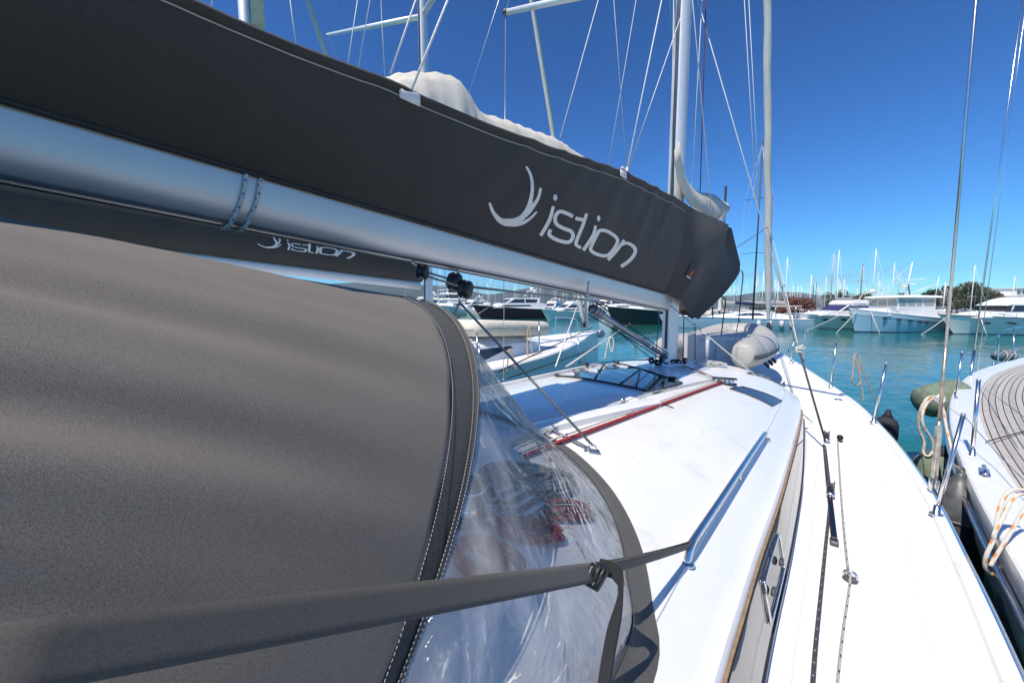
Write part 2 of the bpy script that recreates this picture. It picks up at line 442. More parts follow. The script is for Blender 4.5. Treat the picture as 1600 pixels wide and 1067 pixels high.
# toe rail: a low moulded lip with a steel rubbing strip outside
def along(Xoff, zoff, ys, sgn=1): return [(sgn*(bsm(Y)+Xoff), Y, sheer(Y)+zoff) for Y in ys]
for sg in (1, -1):
    m = MB(); G = []
    for Y in YS:
        b = bsm(Y); z = sheer(Y)
        G.append([(sg*(b+dx), Y, z+dz) for dx, dz in ((-.075, .0), (-.066, .022), (-.045, .034), (-.02, .034), (-.004, .025), (.003, -.01))])
    m.grid(G, flip=(sg < 0)); tr = sharp(m.build('toe_rail', GEL, yacht), 30)
    m = MB(); m.grid([[(sg*(bsm(Y)+dx), Y, sheer(Y)+dz) for dx, dz in ((-.002, .018), (.018, .014), (.026, -.004), (.018, -.026), (-.002, -.030))] for Y in YS], flip=(sg < 0))
    rs = m.build('rubbing_strake', STEEL, yacht)
# coachroof
CY = [-3.5, .5, 1.4, 2.0, 3.0, 4.9, 5.8, 6.6, 7.2, 7.8, 8.2]
CW = [1.56, 1.56, 1.54, 1.52, 1.50, 1.42, 1.33, 1.18, .98, .62, .30]
_c = catmull(list(zip(CY, CW)), 8); CY_ = [p[0] for p in _c]; CW_ = [p[1] for p in _c]
def cw(Y): return float(np.interp(Y, CY_, CW_))
def croof(Y):   # height of the shoulder line over the water, falling forward
    return lerp(1.90, sheer(Y)+.06, smooth((Y-5.6)/2.7))
def crown(Y): return lerp(.38, .06, smooth((Y-5.4)/2.9))
def roofz(X, Y):
    w_ = cw(Y); u = min(1., abs(X)/w_)
    return croof(Y)+crown(Y)*(1-u**3.6)*(1-.10*u*u) if u < 1 else croof(Y)
def rp(x, y, dz=0.0):
    Z = 2.2
    for _ in range(8):
        p = at(x, y, Z=Z+dz); Z = roofz(p[0], p[1])
    return at(x, y, Z=Z+dz)
def csec(Y):
    w_ = cw(Y); P = []
    for u in (0, .12, .25, .38, .5, .6, .7, .78, .84, .89, .93, .96, .985): P.append((w_*u, roofz(w_*u, Y)))
    zs = croof(Y); zd = sheer(Y)-.02
    P += [(w_*1.0, zs+.012), (w_+.012, zs-.02)]
    for t in (.25, .5, .75, 1): P.append((w_+.012+.085*t, lerp(zs-.02, zd, t)))
    return P
cys = [-3.5+11.7*i/60 for i in range(61)]
G = []
for Y in cys:
    P = csec(Y); row = [(-x, Y, z) for x, z in P[::-1]]+[(x, Y, z) for x, z in P[1:]]
    G.append(row)
m = MB(); m.grid(G, flip=True)
coach = m.build('coachroof', GEL, yacht); sharp(coach, 50)
# raised moulding line beside the handrail (a shallow step running fore and aft)
def online(pts, dz=0.0): return [(x, y, roofz(x, y)+dz) for x, y in pts]
for sg in (1, -1):
    ln = [(sg*cw(Y)*.885, Y) for Y in np.linspace(-.5, 5.6, 40)]
    tube('moulding_line', online(ln, -.002), .007, GEL, yacht, 6)
    ln = [(sg*(cw(Y)+.165), Y, deckz(cw(Y)+.165, Y)) for Y in np.linspace(-.5, 6.4, 40)]
    tube('scupper_line', ln, .006, GEL, yacht, 6)
for sg in (1, -1):
    tube('nonskid_border', [(sg*(bsm(Y)-.27), Y, deckz(bsm(Y)-.27, Y)-.001) for Y in np.linspace(-1, 10.5, 60)], .005, GEL, yacht, 6)
# side windows of the coachroof: a long bronze glass band with a tan seal along its top
for sg in (1, -1):
    ys = np.linspace(-1.5, 5.35, 70)
    def sideP(Y, t, off):
        zs = croof(Y)-.035; zd = sheer(Y)+.05
        a = smooth((Y-3.2)/2.15)
        zt = zs; zb = lerp(zd+.03, zs-.10, a*a)
        z = lerp(zt, zb, t)
        k = (croof(Y)-.02-z)/(croof(Y)-.02-(sheer(Y)-.02))
        return (sg*(cw(Y)+.012+.085*k+off), Y, z)
    cuts = [(-1.5, 2.20), (2.212, 5.35)]
    for ci, (a0, a1) in enumerate(cuts):
        yy = np.linspace(a0, a1, 40)
        m = MB(); m.grid([[sideP(Y, t, .006) for t in np.linspace(0, 1, 6)] for Y in yy], flip=(sg < 0))
        m.build('side_window', SIDEGLASS, yacht)
    m = MB(); m.tube([sideP(Y, -.02, .006) for Y in ys], .0055, 6); m.build('window_seal', SEAL, yacht)
    m = MB(); m.tube([sideP(Y, .025, .008) for Y in ys], .004, 6); m.build('window_seal', RUBBER, yacht)
    m = MB(); m.tube([sideP(Y, 1.0, .006) for Y in ys], .007, 6); m.build('window_seal', RUBBER, yacht)
    # opening portlight set into the glass
    def PL(y, t, off=.012): return np.array(sideP(y, t, off))
    ring = [(1.98, .30), (2.02, .22), (2.42, .22), (2.48, .30), (2.48, .68), (2.44, .78), (2.02, .78), (1.98, .70)]
    pr = tube('portlight', [PL(a, b, .014) for a, b in catmull([(p[0], p[1]) for p in ring], 3, True)], .007, STEEL, yacht, 6, True)
    m = MB(); m.grid([[PL(y, t, .010) for t in np.linspace(.25, .75, 3)] for y in np.linspace(2.01, 2.45, 6)], flip=(sg < 0)); m.build('pane', SMOKED, pr)
    for yb in (2.08, 2.36):
        m = MB(); m.box(PL(yb, .5, .026), (.02, .05, .03), bev=.006); m.build('latch', DARKGREY, pr)
# stainless handrails on the coachroof
for sg in (1, -1):
    p0 = rp(1080, 852, .05); p1 = rp(1196, 676, .06)
    a = (sg*p0[0], p0[1]); b = (sg*p1[0], p1[1])
    za = roofz(*a); zb = roofz(*b)
    pts = []
    for t in np.linspace(0, 1, 16):
        x = lerp(a[0], b[0], t); y = lerp(a[1], b[1], t)
        pts.append((x, y, roofz(x, y)+.060))
    pts = [(a[0], a[1]-.05, za+.0), (a[0], a[1]-.03, za+.03), (a[0], a[1], za+.055)]+pts[1:-1]+[(b[0], b[1], zb+.055), (b[0], b[1]+.03, zb+.03), (b[0], b[1]+.045, zb)]
    hr = tube('handrail', catmull(pts, 3), .0165, STEEL, yacht, 12)
    for t in (.5,):
        x = lerp(a[0], b[0], t); y = lerp(a[1], b[1], t)
        MB().tube([(x, y, roofz(x, y)-.01), (x, y, roofz(x, y)+.055)], .011, 8).build('post', STEEL, hr)
    for q in (pts[0], pts[-1]):
        MB().lathe([(.03, 0), (.03, .006), (.02, .01)], (q[0], q[1], q[2]-.002), 12).build('foot', STEEL, hr)
HR0 = rp(1080, 852, .05)

# mouldings of the sliding hatch, its garage and the rope channels
def strip(pairs, th, mat, name, parent, bevw=.0):
    """raised moulding over the roof from an outline of (x,y) corner rows: left edge, right edge"""
    G = []
    for (xl, yl), (xr, yr) in pairs:
        n = 5; row = [(xl, yl, roofz(xl, yl)-.01)]
        for k in range(n):
            t = k/(n-1); e = th*(1-.18*(abs(2*t-1)**4))
            x = lerp(xl, xr, lerp(.04, .96, t)); y = lerp(yl, yr, t); row.append((x, y, roofz(x, y)+e))
        row.append((xr, yr, roofz(xr, yr)-.01)); G.append(row)
    b = MB(); b.grid(G, flip=True)
    o = b.build(name, mat, parent); return sharp(o, 40)
A0 = rp(790, 670, .04); A1 = rp(1012, 622, .04)
def xs(Y): return lerp(A0[0], A1[0], (Y-A0[1])/(A1[1]-A0[1]))
strip([((xs(Y)-.01, Y), (xs(Y)+.115, Y)) for Y in np.linspace(.9, A1[1], 12)], .045, GEL, 'hatch_coaming', yacht)
strip([((-.86, Y), (-.74, Y)) for Y in np.linspace(.9, 4.6, 14)], .05, GEL, 'hatch_coaming', yacht)
strip([((-.72, Y), (xs(Y)-.02, Y)) for Y in np.linspace(.9, A1[1]-.02, 12)], .03, GEL, 'sliding_hatch', yacht)
# skylight forward of the sliding hatch: smoked pane, the dark frame reflected in it built as black bars
q = [rp(892, 576, .012), rp(1066, 598, .012), rp(1022, 613, .012), rp(868, 587, .012)]
sk = None
def quadplate(q, dz, th, mat, name, parent):
    n = 5; G = []
    for i in range(n):
        row = []
        for j in range(n):
            p = lerp(lerp(q[0], q[1], j/(n-1)), lerp(q[3], q[2], j/(n-1)), i/(n-1)); row.append((p[0], p[1], roofz(p[0], p[1])+dz))
        G.append(row)
    b = MB(); b.grid(G); rim = [G[0][j] for j in range(n)]+[G[i][-1] for i in range(1, n)]+[G[-1][j] for j in range(n-2, -1, -1)]+[G[i][0] for i in range(n-2, 0, -1)]
    k = len(rim); b.add(rim+[(p[0], p[1], p[2]-th) for p in rim], [(i, (i+1) % k, k+(i+1) % k, k+i) for i in range(k)])
    o = b.build(name, mat, parent, False); sharp(o); return o
sk = quadplate(q, .012, .02, SMOKED, 'skylight', yacht)
def bar(a, b, r=.012, dz=.014): return [(lerp(a[0], b[0], t), lerp(a[1], b[1], t), roofz(lerp(a[0], b[0], t), lerp(a[1], b[1], t))+dz) for t in np.linspace(0, 1, 6)]
for a, b in ((q[0], q[1]), (q[1], q[2]), (q[2], q[3]), (q[3], q[0]), (lerp(q[0], q[1], .45), lerp(q[3], q[2], .45)), (lerp(q[0], q[1], .75), lerp(q[3], q[2], .85)), (lerp(q[3], q[2], .7), lerp(q[0], q[1], .75))):
    MB().tube(bar(a, b), .009, 6).build('frame_reflection_bar', BLACK, sk)
for t in (.08, .55, .95):
    p = lerp(q[0], q[1], t); MB().box((p[0], p[1], roofz(p[0], p[1])+.024), (.09, .05, .024), bev=.008).build('hinge', BLACK, sk)
# flush deck hatches
def flush(pix, z, name='flush_hatch'):
    qq = [rp(x, y, .006) for x, y in pix]
    o = quadplate(qq, .006, .01, SMOKED, name, yacht)
    MB().tube([(p[0], p[1], roofz(p[0], p[1])+.006) for p in [lerp(qq[i], qq[(i+1) % 4], t) for i in range(4) for t in (0, .25, .5, .75)]], .007, 6, True).build('frame', DARKGREY, o)
    return o
flush([(1140, 607), (1160, 604), (1222, 626), (1206, 634)], 2.20)
flush([(1167, 583), (1178, 582), (1226, 596), (1220, 601)], 2.08)
# small round fittings
def dome(p, r, h, mat, name, parent, sides=14):
    return MB().lathe([(r, 0), (r, h*.35), (r*.8, h*.75), (r*.4, h), (0.001, h)], p, sides).build(name, mat, parent)
p = rp(973, 626, .04); pe = dome((p[0], p[1], roofz(p[0], p[1])+.04), .022, .02, STEEL, 'latch_button', yacht)
p = at(1309, 634, Z=1.50); MB().lathe([(.055, 0), (.055, .008), (.04, .012), (.038, .006)], (p[0], p[1], deckz(p[0], p[1])-.001), 18).build('deck_filler', STEEL, yacht)
# deck organiser: four sheaves under a black plate
o1 = rp(1117, 592, .03); o2 = rp(1147, 600, .03)
d = (o2-o1); L = np.hypot(d[0], d[1]); ang = math.atan2(d[1], d[0])
c = (o1+o2)/2; zc = roofz(c[0], c[1])
org = MB().box((c[0], c[1], zc+.062), (L+.05, .075, .012), ang, .004).box((c[0], c[1], zc+.006), (L+.05, .075, .014), ang, .004).build('deck_organiser', BLACK, yacht)
for k in range(4):
    t = (k+.5)/4; x = lerp(o1[0], o2[0], t); y = lerp(o1[1], o2[1], t)
    MB().lathe([(.032, 0), (.022, .012), (.022, .030), (.032, .042)], (x, y, zc+.013), 14).build('sheave', STEEL, org)
OR1, OR2 = o1, o2
# stanchions along the starboard rail, with feet
ST = []
def stanchion(bx, by, tx, ty, zb, parent, Xb=None):
    p = at(bx, by, Z=zb); 
    # the foot fixes where it stands, its top keeps the same distance
    D = float((p-CAM)@FW); t = at(tx, ty, D=D)
    o = MB().tube([p, lerp(p, t, .5), t], .0135, 10).build('stanchion', STEEL, parent)
    MB().lathe([(.042, 0), (.042, .008), (.022, .018), (.018, .07)], p-np.array([0, 0, .004]), 14).build('foot', STEEL, o)
    dome(t, .0155, .012, STEEL, 'cap', o)
    MB().tube([t-np.array([0, 0, .03])+RT*.017, t-np.array([0, 0, .03])-RT*.017], .006, 6).build('eyelet', STEEL, o)
    ST.append(t); return o
for s_ in ((1463, 803, 1505, 648), (1365, 660, 1385, 567), (1298, 604, 1307, 534), (1236, 567, 1241, 529)):
    Y0 = at(s_[0], s_[1], Z=1.5)[1]; 
    for _ in range(6): Y0 = at(s_[0], s_[1], Z=sheer(min(Y0, 13))+.03)[1]
    stanchion(*s_, sheer(Y0)+.03, yacht)
# pulpit at the bow
def loopz(pix, D=None, Y=None): return [at(x, y, D=D, Y=Y) for x, y in pix]
bz = sheer(12)
for sg in (1, -1):
    tube('pulpit_rail', catmull([(sg*.95, 11.0, sheer(11)), (sg*.93, 11.05, bz+.45), (sg*.90, 11.15, bz+.58), (sg*.62, 12.0, bz+.60), (sg*.55, 12.2, bz+.55), (sg*.52, 12.3, bz+.02)], 5), .0135, STEEL, yacht, 8)
# genoa track on the starboard side deck with its cars and end stop
def dk(x, y, dz=0.0): 
    Z = 1.47
    for _ in range(4):
        p = at(x, y, Z=Z+dz); Z = deckz(p[0], p[1])
    return at(x, y, Z=Z+dz)
t0 = dk(1286, 672); t1 = dk(1303, 850)
d = t1-t0; L = np.hypot(d[0], d[1]); ang = math.atan2(d[1], d[0]); c = (t0+t1)/2
tk = MB().box((c[0], c[1], deckz(c[0], c[1])+.012), (L, .032, .024), ang, .003).build('genoa_track', TRACKM, yacht, False)
for k in range(11):
    t = (k+.5)/11; x = lerp(t0[0], t1[0], t); y = lerp(t0[1], t1[1], t)
    MB().box((x, y, deckz(x, y)+.0246), (.018, .010, .003), ang).build('track_hole', STEEL, tk, False)
MB().box((t1[0], t1[1], deckz(*t1[:2])+.017), (.07, .045, .03), ang, .006).build('end_stop', DARKGREY, tk, False)
for px_, ln in ((1291, .16), (1297, .15)):
    pp = dk(px_, 690 if px_ < 1295 else 775)
    cr = MB().box((pp[0], pp[1], pp[2]+.04), (ln, .055, .03), ang, .008).build('track_car', STEEL, yacht)
    MB().lathe([(.035, -.012), (.026, -.006), (.026, .006), (.035, .012)], (pp[0], pp[1], pp[2]+.085), 14, Matrix.Rotation(R(90), 3, 'X') @ Matrix.Rotation(ang, 3, 'Y')).build('sheave', BLACK, cr)
    MB().box((pp[0]+.02, pp[1], pp[2]+.085), (.01, .075, .075), 0, .003).box((pp[0]-.02, pp[1], pp[2]+.085), (.01, .075, .075), 0, .003).build('cheek', DARKGREY, cr)
pp = dk(1312, 690); MB().lathe([(.03, -.014), (.022, -.006), (.022, .006), (.03, .014)], pp+np.array([0, 0, .05]), 14, Matrix.Rotation(R(80), 3, 'X')).box(pp+np.array([0, 0, .02]), (.03, .07, .03), .3, .008).build('lead_block', BLACK, yacht)
FB = dk(1328, 906)
fb = MB().lathe([(.035, 0), (.035, .012), (.016, .02), (.013, .02), (.013, .0)], FB, 16).build('fairlead', DARKGREY, yacht)
tube('eye', [FB+np.array([.03*math.cos(a), .0, .028+.026*math.sin(a)]) for a in np.linspace(0, 2*math.pi, 14)[:-1]], .008, STEEL, fb, 6, True)
# pad eyes
def padeye(x, y, z):
    p = rp(x, y, .0)
    o = MB().box(p+np.array([0, 0, .005]), (.085, .05, .008), .7, .004).build('pad_eye', STEEL, yacht)
    tube('eye', [p+np.array([.024*math.cos(a)*.7, .024*math.cos(a)*.7, .012+.028*math.sin(a)]) for a in np.linspace(0, math.pi, 9)], .006, STEEL, o, 6)
    return p+np.array([0, 0, .04])
PAD = padeye(925, 706, 2.24)

# ================================================================== mast of our yacht
MX, MY = 0.0, 5.06
MZ = roofz(0, MY)
MTOP = 19.0
def mastc(z): return np.array([MX, MY+.003*(z-MZ), z])
mast = None
G = []
for z in (MZ+.0, MZ+3, MZ+8, MTOP):
    c = mastc(z); G.append([(c[0]+.092*math.cos(a)*(1 if abs(math.sin(a)) < .8 else .95), c[1]+.135*math.sin(a), z) for a in np.linspace(0, 2*math.pi, 28)[:-1]])
m = MB(); m.grid(G, closeu=True); mast = m.build('mast', ALU, yacht)
MB().lathe([(.17, 0), (.17, .02), (.14, .05), (.13, .05)], (MX, MY, MZ-.005), 24).build('mast_collar', STEEL, yacht)
MB().box((MX, MY-.138, 7), (.035, .012, 9.0), 0, .003).build('luff_track', DARKGREY, mast)
tip = at(790, 20, X=-2.25)
for sg in (1, -1):
    rt_ = np.array([sg*.06, MY-.02, at(1075, -30, X=0)[2]]); tp = np.array([sg*abs(tip[0]), tip[1], tip[2]])
    m = MB(); m.tube([rt_, lerp(rt_, tp, .5), tp], [.055, .048, .038], 10); sp = m.build('spreader', ALU, mast)
    MB().box(tp, (.07, .09, .07), 0, .015).build('spreader_tip', DARKGREY, sp)
    cp = np.array([sg*2.2, MY-.15, sheer(MY)+.02]) 
    cpx = at(790, 590, X=-2.25); cp = np.array([sg*2.3, cpx[1], sheer(MY)])
    if sg > 0: cp = at(1459, 757, X=2.36)
    tube('cap_shroud', [cp, tp], .0055 if sg < 0 else .0095, WIRE, yacht, 8)
    tube('cap_shroud', [tp, (sg*.9, MY-.1, tip[2]+5)], .0055, WIRE, yacht, 6)
    if sg < 0: MB().tube([lerp(cp, tp, .0), lerp(cp, tp, .07)], .014, 8).build('turnbuckle', STEEL, yacht)
    else:
        tb_ = MB().tube([lerp(cp, tp, .008), lerp(cp, tp, .016), lerp(cp, tp, .085), lerp(cp, tp, .095)], [.014, .021, .021, .013], 12).build('turnbuckle', simple('worn_turnbuckle', (.55, .50, .43), .35, .8, var=.35, nscale=18), yacht)
        MB().tube([lerp(cp, tp, .093), lerp(cp, tp, .20)], .0115, 10).build('swage', simple('rust_stained_steel', (.52, .42, .33), .4, .8, var=.4, nscale=14), tb_)
        for dx in (-.018, .018): MB().box(cp+np.array([dx, 0, -.005]), (.010, .05, .10), .3, .004).build('toggle', STEEL, tb_)
        MB().tube([cp+np.array([-.03, 0, .03]), cp+np.array([.03, 0, .03])], .008, 8).build('clevis_pin', STEEL, tb_)
# turning blocks round the mast foot
k = 0
for (x, y) in ((1018, 563), (1027, 567), (1034, 560), (1052, 566), (1060, 567), (1070, 563)):
    p = at(x, y, D=float((np.array([0, MY, MZ])-CAM)@FW)-.12+.03*(k % 3)); p = np.array([p[0], p[1], max(p[2], roofz(p[0], p[1])+.04)])
    rz = .4+.5*(k % 3); k += 1
    Mx = Matrix.Rotation(rz, 3, 'Z') @ Matrix.Rotation(R(90), 3, 'X')
    bl = MB().lathe([(.04, -.016), (.03, -.006), (.03, .006), (.04, .016)], p, 16, Mx).build('mast_foot_block', BLACK, yacht)
    MB().lathe([(.014, -.02), (.014, .02)], p, 10, Mx).build('axle', STEEL, bl)
    MB().box(p-np.array([0, 0, .035]), (.03, .04, .03), rz, .006).build('base', BLACK, bl)

# ================================================================== boom
boom_root = thing('boom', 'silver grey boom running across the picture under the charcoal sail cover', 'boom', (0, MY, 3.0))
bb = [at(x, y, X=0.02) for x, y in ((0, 278), (370, 350), (650, 411), (900, 461), (1040, 484))]
bt = [at(x, y, X=0.09) for x, y in ((0, 150), (370, 262), (650, 345), (840, 404), (1000, 445))]
def zbb(Y): return float(np.interp(Y, [p[1] for p in bb], [p[2] for p in bb]))+(0 if Y > bb[0][1] else (bb[0][1]-Y)*.055)
def zbt(Y): return float(np.interp(Y, [p[1] for p in bt], [p[2] for p in bt]))+(0 if Y > bt[0][1] else (bt[0][1]-Y)*.055)
ba = np.polyfit([p[1] for p in bb], [p[2] for p in bb], 1); ta = np.polyfit([p[1] for p in bt], [p[2] for p in bt], 1)
zbb = lambda Y: float(np.polyval(ba, Y))
zbt = lambda Y: float(np.polyval(ta, Y))
G = []
BOOM0 = -2.6
for Y in np.linspace(BOOM0, MY-.22, 30):
    z0 = zbb(Y); h = .27; row = []
    for a in np.linspace(0, 2*math.pi, 33)[:-1]:
        ca, sa = math.cos(a), math.sin(a); n = 2.6
        x = .088*math.copysign(abs(ca)**(2/n), ca); z = h/2*math.copysign(abs(sa)**(2/n), sa)
        row.append((x*(1+.12*sa), Y, z0+h/2+z))
    G.append(row)
m = MB(); m.grid(G, closeu=True, flip=True); m.F.append(tuple(range(32))); m.F.append(tuple(29*32+i for i in range(31, -1, -1)))
spar = m.build('spar', BOOMALU, boom_root)
MB().box((0, (BOOM0+MY)/2-.3, (zbb(BOOM0)+zbb(MY))/2+.012), (.03, 1, .01)).V
g = MB(); g.tube([(0.045, Y, zbb(Y)+.004) for Y in np.linspace(BOOM0, MY-.25, 20)], .006, 6); g.tube([(-.045, Y, zbb(Y)+.004) for Y in np.linspace(BOOM0, MY-.25, 20)], .006, 6)
g.build('sheet_groove', DARKGREY, boom_root)
MB().box((0, MY-.175, zbb(MY)+.13), (.09, .11, .18), 0, .02).build('gooseneck', ALU, boom_root)
# rope lashing round the boom
L1 = at(366, 300, X=.11)
pts = []
for i in range(79):
    a = 2*math.pi*(i/39.0)+math.pi/2; dy = .046*(i/39.0); Y = L1[1]+dy; z0 = zbb(Y); h = .27
    ca, sa = math.cos(a), math.sin(a); n = 2.6
    pts.append((.097*math.copysign(abs(ca)**(2/n), ca)*(1+.10*sa), Y+.035*sa, z0+h/2+(h/2+.009)*max(-1, min(.72, math.copysign(abs(sa)**(2/n), sa)))))
tag(tube('lashing', pts, .0075, R_WBLUE, None, 8), 'white and blue flecked rope lashing turned round the silver boom', 'rope')
# rod kicker between mast foot and boom
k0 = at(1043, 556, X=0); k0 = np.array([0, MY-.14, k0[2]]); k1 = at(925, 482, X=0.0)
kick = tag(MB().tube([k0, lerp(k0, k1, .12), lerp(k0, k1, .121), k1], [.024, .024, .030, .030], 14).build('rod_kicker', KICKG, None), 'grey tubular rod kicker slanting from mast foot up to the boom', 'kicker')
MB().tube([lerp(k0, k1, -.02), lerp(k0, k1, .06)], .032, 12).build('end_fitting', DARKGREY, kick)
MB().tube([lerp(k0, k1, .93), lerp(k0, k1, 1.0)], .044, 14).build('spring_cap', DARKGREY, kick)
for t in (.90, .94, .97):
    MB().tube([lerp(k0, k1, t), lerp(k0, k1, t+.014)], .048, 14).build('ring', KICKG, kick)
MB().tube([lerp(k0, k1, .27), lerp(k0, k1, .30)], .033, 12).build('ring', STEEL, kick)
# bracket hanging from the boom over the kicker end
hb0 = np.array([.03, k1[1], zbb(k1[1])+.02])
MB().box((.0, k1[1]+.02, zbb(k1[1])-.02), (.05, .16, .07), 0, .01).build('kicker_bracket', ALU, boom_root)
for dz, x0 in ((.05, .045), (-.055, -.03)):
    off = np.array([x0, 0, dz])
    tag(tube('kicker_line', [k0+off*.8, k1+off], .006, R_BLACK, None, 6), 'thin black line along the %s side of the rod kicker' % ('upper' if dz > 0 else 'lower'), 'rope', 'kicker lines')
q0 = at(1020, 562, D=float((k0-CAM)@FW)); q1 = at(945, 502, D=float((k0-CAM)@FW)-.5)
tag(tube('kicker_tail', [q0, q1], .005, R_BLACK, None, 6), 'thin black line below the rod kicker running down to the mast foot blocks', 'rope')
# white strop hanging in front of the boom above the kicker
s0 = at(919, 440, X=.12); 
pts = [at(x, y, X=.14) for x, y in ((920, 440), (918, 458), (915, 470), (916, 490), (919, 510))]
tag(tube('sail_tie', catmull(pts, 4), .011, R_WHITE, None, 6), 'short white strop hanging from the boom beside the kicker end', 'strop')

# ================================================================== charcoal sail cover (lazy bag)
cover_root = thing('sail_cover', 'long charcoal canvas sail cover with a large white istion logo over the boom', 'sail cover', (0, 2, 3.3))
def wtop(Y): return lerp(.36, .31, smooth((Y-2.5)/2))
tp_ = [at(x, y, X=.355 if x < 900 else .33) for x, y in ((300, 10), (460, 76), (590, 124), (650, 152), (760, 197), (870, 237), (970, 271), (1060, 311))]
tY = [p[1] for p in tp_]; tZ = [p[2] for p in tp_]
def ztop(Y):
    if Y < tY[0]: return tZ[0]-(tY[0]-Y)*.02
    return float(np.interp(Y, tY, tZ))
def zlow(Y): return zbt(Y)-.005
def hw(Y, s):   # half width of the V shaped bag at height fraction s
    return lerp(.095, wtop(Y), smooth(s*.5+.0)*2 if s < 1 else 1.0)*(1) if False else lerp(.095, wtop(Y), s**.75)+.035*math.sin(math.pi*s)
def wr(Y, s, k=1):
    e = .006*math.sin(Y*9+3*s+1.5*math.sin(Y*2.3))*math.sin(math.pi*s)
    for (y0, k0, sl, am) in ((.2, 26, .4, .010), (.9, 34, .5, .012), (1.75, 50, .6, .014), (2.05, 55, .55, .018), (2.35, 60, .6, .015), (2.62, 58, .5, .012), (2.95, 52, .5, .016), (3.3, 60, .4, .012), (3.6, 44, .45, .018), (4.1, 50, .6, .018)):
        u = (Y-y0+sl*(1-s))*k0/3
        e += am*math.exp(-u*u)*smooth(s*2.2)*(1 if s > .3 else s/.3)
    return e+.003*math.sin(Y*33+7*s)*(1-s)*k
YC = [BOOM0+(4.55-BOOM0)*i/120 for i in range(121)]
SS = [i/18 for i in range(19)]
def cpt(Y, s, sg=1, off=0.0):
    z = lerp(zlow(Y), ztop(Y), s)
    return np.array([sg*(hw(Y, s)+wr(Y, s)+off), Y, z])
# front collar: crease and front edge, read off the photograph at their own distance
CRE = [at(*p, X=x) for p, x in (((1064, 470), .20), ((1083, 452), .27), ((1108, 418), .34), ((1128, 383), .38), ((1139, 351), .38))]
FRO = [at(*p, X=x) for p, x in (((1091, 499), .04), ((1126, 465), .08), ((1143, 445), .12), ((1157, 421), .18), ((1150, 385), .26), ((1143, 356), .34))]
def resample(P, n):
    P = [np.array(p) for p in catmull(P, 6)]; d = [0]
    for a, b in zip(P, P[1:]): d.append(d[-1]+np.linalg.norm(b-a))
    return [np.array([np.interp(t*d[-1], d, [p[k] for p in P]) for k in range(3)]) for t in np.linspace(0, 1, n)]
cre = resample(CRE, 19); fro = resample(FRO, 19)
for sg in (1, -1):
    rows = [[cpt(Y, s, sg) for s in SS] for Y in YC]
    last = rows[-1]
    for t in np.linspace(0, 1, 14)[1:]:
        rows.append([lerp(last[j]*np.array([sg, 1, 1]), cre[j], t)*np.array([sg, 1, 1])+np.array([sg*.05*math.sin(math.pi*t)*math.sin(math.pi*SS[j])+sg*.008*math.sin(9*t+8*SS[j]), 0, 0]) for j in range(19)])
    m = MB(); m.grid(rows, flip=(sg > 0)); side = m.build('side_panel', COVER, cover_root)
    rows = []
    for t in np.linspace(0, 1, 10):
        rows.append([lerp(cre[j], fro[j], t)*np.array([sg, 1, 1])+np.array([sg*(-.05*math.sin(math.pi*t)+.02*math.sin(6*t+SS[j]*10)*math.sin(math.pi*t)), 0, 0]) for j in range(19)])
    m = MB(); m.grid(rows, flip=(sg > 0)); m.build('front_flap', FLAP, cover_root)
    # rolled upper hem and its stitch line
    m = MB(); m.tube([cpt(Y, 1.0, sg)+np.array([-sg*.006, 0, .0]) for Y in YC], .016, 8); m.build('hem', COVER, cover_root)
    if sg > 0:
        m = MB(); m.tube([cpt(Y, .93, sg, .0015) for Y in YC], .0026, 5); m.build('seam', STITCH, cover_root)
    m = MB(); m.tube([cpt(Y, .0, sg, .004) for Y in YC], .012, 8); m.build('foot_rope', RUBBER, cover_root)
# the bag's top is closed by the zipped flaps sagging between the hems
m = MB(); m.grid([[np.array([x*(wtop(Y)-.01), Y, ztop(Y)-.05*(1-x*x)]) for x in np.linspace(-1, 1, 7)] for Y in YC]); m.build('top_flap', COVER, cover_root)
cov_bvh = None
def on_cover(p):
    """seat a photo point on the starboard face of the bag"""
    r = ray(*p); q = at(*p, X=.28)
    for _ in range(6):
        Y, z = q[1], q[2]; s = min(1, max(0, (z-zlow(Y))/(ztop(Y)-zlow(Y))))
        q = at(*p, X=hw(Y, s)+wr(Y, s)+.004)
    return q
def ribbon(pts, wid, n=5, closed=False, conv=on_cover):
    P = catmull([(*p, w_) for p, w_ in zip(pts, wid if hasattr(wid, '__len__') else [wid]*len(pts))], n, closed)
    L = []; Rr = []
    k = len(P)
    for i in range(k):
        a = P[(i-1) % k] if closed else P[max(i-1, 0)]; b = P[(i+1) % k] if closed else P[min(i+1, k-1)]
        t = (b-a)[:2]; t = t/(np.linalg.norm(t)+1e-9); nn = np.array([-t[1], t[0]])*P[i][2]/2
        L.append(P[i][:2]+nn); Rr.append(P[i][:2]-nn)
    G = [[conv(tuple(lerp(L[i], Rr[i], t))) for t in (0, .33, .67, 1)] for i in (list(range(k))+([0] if closed else []))]
    return G
def LZ(x, y): return (750+x/5.927, 250+y/5.927)
